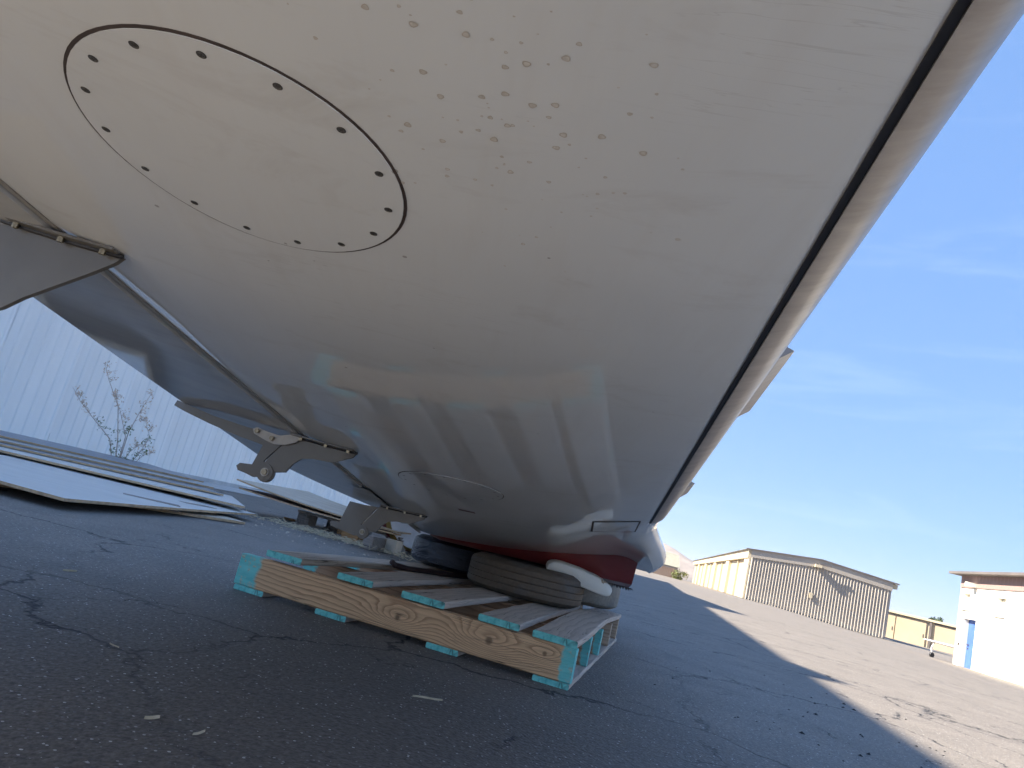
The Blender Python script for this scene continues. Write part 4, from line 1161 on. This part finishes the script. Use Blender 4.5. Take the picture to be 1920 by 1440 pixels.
for a, b, c, d in (door,) + wins:
    for p, q in (((a, c), (a, d)), ((a, d), (b, d)), ((b, d), (b, c)), ((b, c), (a, c))):
        b0 = len(vs); vs += [(p[0], 0, p[1]), (q[0], 0, q[1]), (q[0], DP, q[1]), (p[0], DP, p[1])]; fs.append((b0, b0 + 1, b0 + 2, b0 + 3))
b0 = len(vs); vs += [(0, 0, 0), (0, 8, 0), (0, 8, WHT), (0, 0, WHT), (WL, 0, 0), (WL, 8, 0), (WL, 8, WHT), (WL, 0, WHT)]
fs += [(b0, b0 + 1, b0 + 2, b0 + 3), (b0 + 4, b0 + 7, b0 + 6, b0 + 5), (b0 + 1, b0 + 5, b0 + 6, b0 + 2)]
mesh_obj('wall', vs, fs, M_STUCCO, wb_)
dr = box('door', ((door[0] + door[1]) / 2, DP - 0.02, (door[2] + door[3]) / 2), (door[1] - door[0] - 0.004, 0.05, door[3] - door[2] - 0.004), M_BLUE, wb_)
box('door_handle', (-0.42, -0.06, -0.05), (0.12, 0.06, 0.05), M_TRIMDARK, dr)
box('handle_plate', (-0.42, -0.045, -0.20), (0.06, 0.03, 0.06), M_TRIMDARK, dr)
for x, z, sx, sz in ((door[0] - 0.05, 1.03, 0.09, 2.10), (door[1] + 0.05, 1.03, 0.09, 2.10), ((door[0] + door[1]) / 2, 2.07, 1.16, 0.10)):
    box('door_frame', (x, -0.02, z), (sx, 0.06, sz), M_BLUE if sz < 0 else M_STUCCO, wb_)
for a, b, c, d in wins:
    w_ = box('window', ((a + b) / 2, DP - 0.02, (c + d) / 2), (b - a - 0.004, 0.04, d - c - 0.004), M_GLASS, wb_)
    for i in range(4): box('louvre', (0, -0.028, -0.24 + i * 0.16), (b - a - 0.03, 0.02, 0.02), M_STUCCO, w_)
    box('window_sill', ((a + b) / 2, -0.04, c - 0.04), (b - a + 0.12, 0.10, 0.06), M_STUCCO, wb_)
for k in range(40):
    box('fascia_board', (0.15 + k * 0.30, -0.035, WHT - 0.27), (0.292, 0.05, 0.50), M_PINKWOOD, wb_)
box('roof_edge', (WL / 2, 3.8, WHT + 0.03), (WL + 0.5, 8.6, 0.10), M_TRIMDARK, wb_)
lf = box('wall_lamp', (1.35, -0.22, WHT - 0.42), (0.30, 0.34, 0.16), M_STUCCO, wb_)
box('roof_cap', (1.5, 0.6, WHT + 0.14), (0.5, 0.5, 0.12), M_WHITEMETAL, wb_)
box('corner_trim', (-0.03, 0.06, WHT / 2 - 0.03), (0.06, 0.16, WHT - 0.08), M_TAUPE, wb_)
box('wall_switch', (0.33, -0.03, 0.92), (0.07, 0.05, 0.12), M_TRIMDARK, wb_)

# parked light aircraft mostly hidden behind the white building
pk = tag(empty('parked_aircraft', (23.0, 35.0, gz(23.0, 35.0)), -0.3), 'parked light aircraft whose wingtip and wheel peep out behind the white building', 'aircraft')
bm = bmesh.new()
secs = [(-0.95, 0.10, 0.02), (-0.6, 0.30, 0.05), (1.5, 0.55, 0.09), (4.0, 0.6, 0.11)]
last = None
for x, cch, t in secs:
    ring = [bm.verts.new((x, cch * cos(a) * 0.9, 0.74 - (x + .95) * 0.015 + t * sin(a))) for a in [2 * pi * k / 12 for k in range(12)]]
    if last:
        for k in range(12): bm.faces.new((last[k], last[(k + 1) % 12], ring[(k + 1) % 12], ring[k]))
    else: bm.faces.new(ring)
    last = ring
bm.faces.new(last[::-1]); bmesh.ops.recalc_face_normals(bm, faces=bm.faces)
bm_obj('wing', bm, M_FLYWHITE, pk, True)
bm = bmesh.new(); lathe(bm, [(0.05, -0.05), (0.10, -0.055), (0.12, -0.03), (0.12, 0.03), (0.10, 0.055), (0.05, 0.05), (0.0001, 0.04)], 28)
tw = bm_obj('wheel', bm, M_RUBBER, pk, True); tw.location = (-0.75, -0.7, 0.12); tw.rotation_euler = (pi / 2, 0, 0.5)
bm = bmesh.new(); tube(bm, [(-0.75, -0.68, 0.17), (-0.74, -0.5, 0.45), (-0.5, 0, 0.72)], 0.03, 8); bm_obj('gear_leg', bm, M_FLYWHITE, pk, True)
bm = bmesh.new(); lathe(bm, [(0.0001, -2.2), (0.25, -2.0), (0.5, -1.0), (0.55, 0.3), (0.40, 2.0), (0.12, 4.2), (0.0001, 4.4)], 24)
fu = bm_obj('fuselage', bm, M_FLYWHITE, pk, True); fu.location = (5.0, 0.6, 1.0); fu.rotation_euler = (-pi / 2, 0, 0)

# ------------------------------------------------------------------ far end of the row: fence, house, trees
fe = tag(empty('cedar_fence', (28.0, 142.0, -0.35)), 'long reddish wooden fence at the far end of the hangar row', 'fence')
fp0 = box('fence_board', (0, 0, 1.05), (0.29, 0.05, 2.1), M_FENCE, fe)
for k in range(1, 34): link_copy(fp0, fe, (k * 0.31, -k * 0.10, 1.05 + random.uniform(-.03, .03)))
hs = tag(empty('pale_roof_house', (33.5, 150, -0.3), -0.25), 'distant house with a pale green roof behind the wooden fence', 'house')
box('wall', (3.6, 2, 1.3), (9, 6, 2.6), M_TAUPE, hs)
vs = [(-1.3, -1.4, 2.5), (8.5, -1.4, 2.5), (8.5, 5.4, 2.5), (-1.3, 5.4, 2.5), (-0.8, 2, 5.4), (7.9, 2, 5.0)]
mesh_obj('roof', vs, [(0, 1, 5, 4), (2, 3, 4, 5), (0, 4, 3), (1, 2, 5), (3, 2, 1, 0)], M_PALEROOF, hs)
box('garage_door', (5.2, -1.05, 1.2), (3.4, 0.1, 2.3), M_ROOF, hs)

def tree(name, loc, h, cr, label, mat, seed, cat='tree', trunk_h=0.4, nclump=16, leaf=0.35):
    rs = random.Random(seed); t = tag(empty(name, loc), label, cat)
    bm = bmesh.new(); tube(bm, [(0, 0, -0.2), (0.02 * h, 0, h * trunk_h * .6), (0.0, 0.02 * h, h * 0.75)], [0.035 * h, 0.025 * h, 0.01 * h], 8)
    for k in range(5):
        a = rs.uniform(0, 6.28); z0 = h * rs.uniform(trunk_h * .7, .7)
        tube(bm, [(0, 0, z0), (cr * .35 * cos(a), cr * .35 * sin(a), z0 + h * .12), (cr * .65 * cos(a), cr * .65 * sin(a), z0 + h * .2)], [0.014 * h, .009 * h, .004 * h], 6)
    bm_obj('trunk', bm, M_TRUNK, t, True)
    vs, fs = [], []
    for c in range(nclump):
        a = rs.uniform(0, 6.28); rr = cr * sqrt(rs.random()); zc = h * rs.uniform(trunk_h, 0.95); rc_ = cr * rs.uniform(.25, .42)
        rr *= 1 - 0.6 * abs((zc / h - .65) / .4)
        C0 = Vector((rr * cos(a), rr * sin(a), zc))
        for k in range(90):
            d = Vector((rs.gauss(0, 1), rs.gauss(0, 1), rs.gauss(0, .8))).normalized() * rc_ * rs.random() ** .4
            p = C0 + d; n_ = Vector((rs.gauss(0, 1), rs.gauss(0, 1), rs.gauss(0, 1))).normalized(); b = n_.orthogonal().normalized(); cc_ = n_.cross(b)
            s = leaf * rs.uniform(.5, 1.1); n0 = len(vs)
            vs += [p - b * s, p + cc_ * s * .5, p + b * s, p - cc_ * s * .5]; fs.append((n0, n0 + 1, n0 + 2, n0 + 3))
    mesh_obj('crown', vs, fs, mat, t)
    return t
tree('tree', (36.6, 156, -0.3), 8.6, 2.3, 'small round green tree poking up behind the pale house roof', M_BUSH, 5, leaf=0.3)
tree('tree', (129.6, 200, -0.4), 7.2, 2.6, 'dark distant tree above the low hangar row, right of the hills', M_TREE, 6, leaf=0.35)
tree('tree', (126.5, 199, -0.4), 6.7, 2.6, 'paler distant tree just left of the dark one above the low hangar row', M_TREE, 7, leaf=0.35)
tree('bush', (36.2, 128.5, -0.35), 1.9, 1.7, 'low yellow-green bush at the far end of the beige hangar', M_BUSH, 8, 'bush', 0.1, 14, 0.16)

# ------------------------------------------------------------------ ground details
def paint(name, quad, label):
    vs = [(x, y, gz(x, y) + 0.006) for x, y in quad]
    return tag(mesh_obj(name, vs, [(0, 1, 2, 3)], M_MARK), kind='structure')
paint('painted_line', [(16.6, 50), (16.8, 50.1), (17.4, 46.2), (17.15, 46.2)], '')
paint('painted_line', [(16.8, 54.5), (16.95, 54.5), (17.0, 52.5), (16.85, 52.5)], '')
def chips(name, n, region, smin, smax, mat, seed, flat=0.5, power=1.0):
    rs = random.Random(seed); vs, fs = [], []
    for _ in range(n):
        x, y = region(rs); s = rs.uniform(smin, smax) * (0.6 + 0.8 * rs.random() ** 3)
        a = rs.uniform(0, 6.28); b0 = len(vs); z0 = gz(x, y)
        for k in range(4):
            q = a + k * pi / 2 + rs.uniform(-.4, .4); vs.append((x + s * cos(q), y + s * sin(q), z0 + 0.0005))
        vs.append((x + rs.uniform(-.3, .3) * s, y + rs.uniform(-.3, .3) * s, z0 + s * flat * 1.4))
        for k in range(4): fs.append((b0 + k, b0 + (k + 1) % 4, b0 + 4))
    return tag(mesh_obj(name, vs, fs, mat), kind='stuff')
def near_region(rs):
    y = 0.7 + 5.0 * rs.random() ** 1.3; return rs.uniform(-0.95, 0.95) * (y + .4), y
c_ = chips('pale_grit', 4200, near_region, 0.0010, 0.0024, M_GRIT, 31); tag(c_, 'pale grit scattered over the shaded asphalt', 'grit')
def tar_region(rs):
    t = rs.gauss(0, 1); return 0.9 + 0.45 * rs.random() * 2 + .2 * t, 1.9 + 1.3 * rs.random() + .3 * t
c_ = chips('tar_crumbs', 70, tar_region, 0.003, 0.009, M_TAR, 33, 0.5); tag(c_, 'black tar crumbs on the asphalt right of the pallet', 'crumbs')
def straw_obj(name, n, cen, spread, ln, mat, seed, label, cat):
    rs = random.Random(seed); vs, fs = [], []
    for _ in range(n):
        x = cen[0] + rs.gauss(0, spread[0]); y = cen[1] + rs.gauss(0, spread[1]) + (x - cen[0]) * -0.25; a = rs.uniform(0, pi); l = ln * rs.uniform(.4, 1.2); w_ = 0.0022
        dx, dy = cos(a) * l / 2, sin(a) * l / 2; px, py = -sin(a) * w_, cos(a) * w_; z0 = rs.uniform(0.002, 0.02); z1 = z0 + rs.uniform(0, .03); b0 = len(vs)
        vs += [(x - dx - px, y - dy - py, z0), (x - dx + px, y - dy + py, z0), (x + dx + px, y + dy + py, z1), (x + dx - px, y + dy - py, z1), (x - dx, y - dy, z0 + .004), (x + dx, y + dy, z1 + .004)]
        fs += [(b0, b0 + 3, b0 + 5, b0 + 4), (b0 + 1, b0 + 4, b0 + 5, b0 + 2), (b0, b0 + 1, b0 + 2, b0 + 3)]
    return tag(mesh_obj(name, vs, fs, mat), label, cat, kind='stuff')
straw_obj('straw_litter', 420, (-0.98, 5.62), (0.33, 0.10), 0.07, M_STRAW, 41, 'straw and splinters littering the ground before the old pallet', 'litter')
chips('pale_litter', 120, lambda rs: (-1.05 + rs.gauss(0, .55), 5.25 + rs.gauss(0, .35)), 0.004, 0.012, M_PTAN, 43, 0.5)
tag(bpy.data.objects['pale_litter'], 'pale wood crumbs strewn on the asphalt between the piles', 'litter')
def splinter(x, y, l, a, label, w_=0.004):
    vs, fs = [], []; n = 6
    for i in range(n + 1):
        t = i / n - .5; xx = x + cos(a) * t * l; yy = y + sin(a) * t * l; k = 0.03 * l * sin(i * 1.1 + l * 90); ww = w_ * (1 - (2 * t) ** 2 * .7) / 2
        px, py = -sin(a), cos(a)
        vs += [(xx + px * (k - ww), yy + py * (k - ww), .001), (xx + px * (k + ww), yy + py * (k + ww), .001), (xx + px * k, yy + py * k, .001 + w_)]
    for i in range(n):
        b = 3 * i
        for p, q in ((0, 1), (1, 2), (2, 0)): fs.append((b + p, b + q, b + 3 + q, b + 3 + p))
    fs += [(0, 1, 2), (3 * n + 2, 3 * n + 1, 3 * n)]
    return tag(mesh_obj('wood_splinter', vs, fs, M_STRAW), label, 'splinter')
for x, y, l, a, w_, lb in ((-0.01, 1.535, 0.065, 0.41, 0.0035, 'long pale splinter on the asphalt in front of the pallet'), (-0.288, 1.046, 0.024, 1.23, 0.003, 'short cream splinter in the left foreground'),
                           (-0.951, 1.903, 0.034, 0.99, 0.004, 'pale splinter on the asphalt left of the pallet'), (-0.357, 1.057, 0.022, 0.93, 0.004, 'small tan splinter nearest the left foreground edge'),
                           (-0.559, 1.353, 0.026, -0.49, 0.002, 'hair-thin splinter halfway between pallet and left edge')):
    splinter(x, y, l, a, lb, w_)

# ------------------------------------------------------------------ hazy air over the whole airfield
hm = bpy.data.materials.new('pale_haze'); hm.use_nodes = True; hm.node_tree.nodes.clear()
ho = N(hm.node_tree, 'ShaderNodeOutputMaterial'); hv = N(hm.node_tree, 'ShaderNodeVolumePrincipled')
hv.inputs['Color'].default_value = (0.80, 0.86, 1.0, 1); hv.inputs['Density'].default_value = 0.00009; hv.inputs['Anisotropy'].default_value = 0.2
hm.node_tree.links.new(hv.outputs[0], ho.inputs['Volume'])
bm = bmesh.new(); bm_box(bm, (0, 3500, 109), (12200, 11200, 222), None)
hz = bm_obj('haze', bm, hm); tag(hz, 'thin pale blue haze in the air over the airfield', 'haze', kind='stuff')
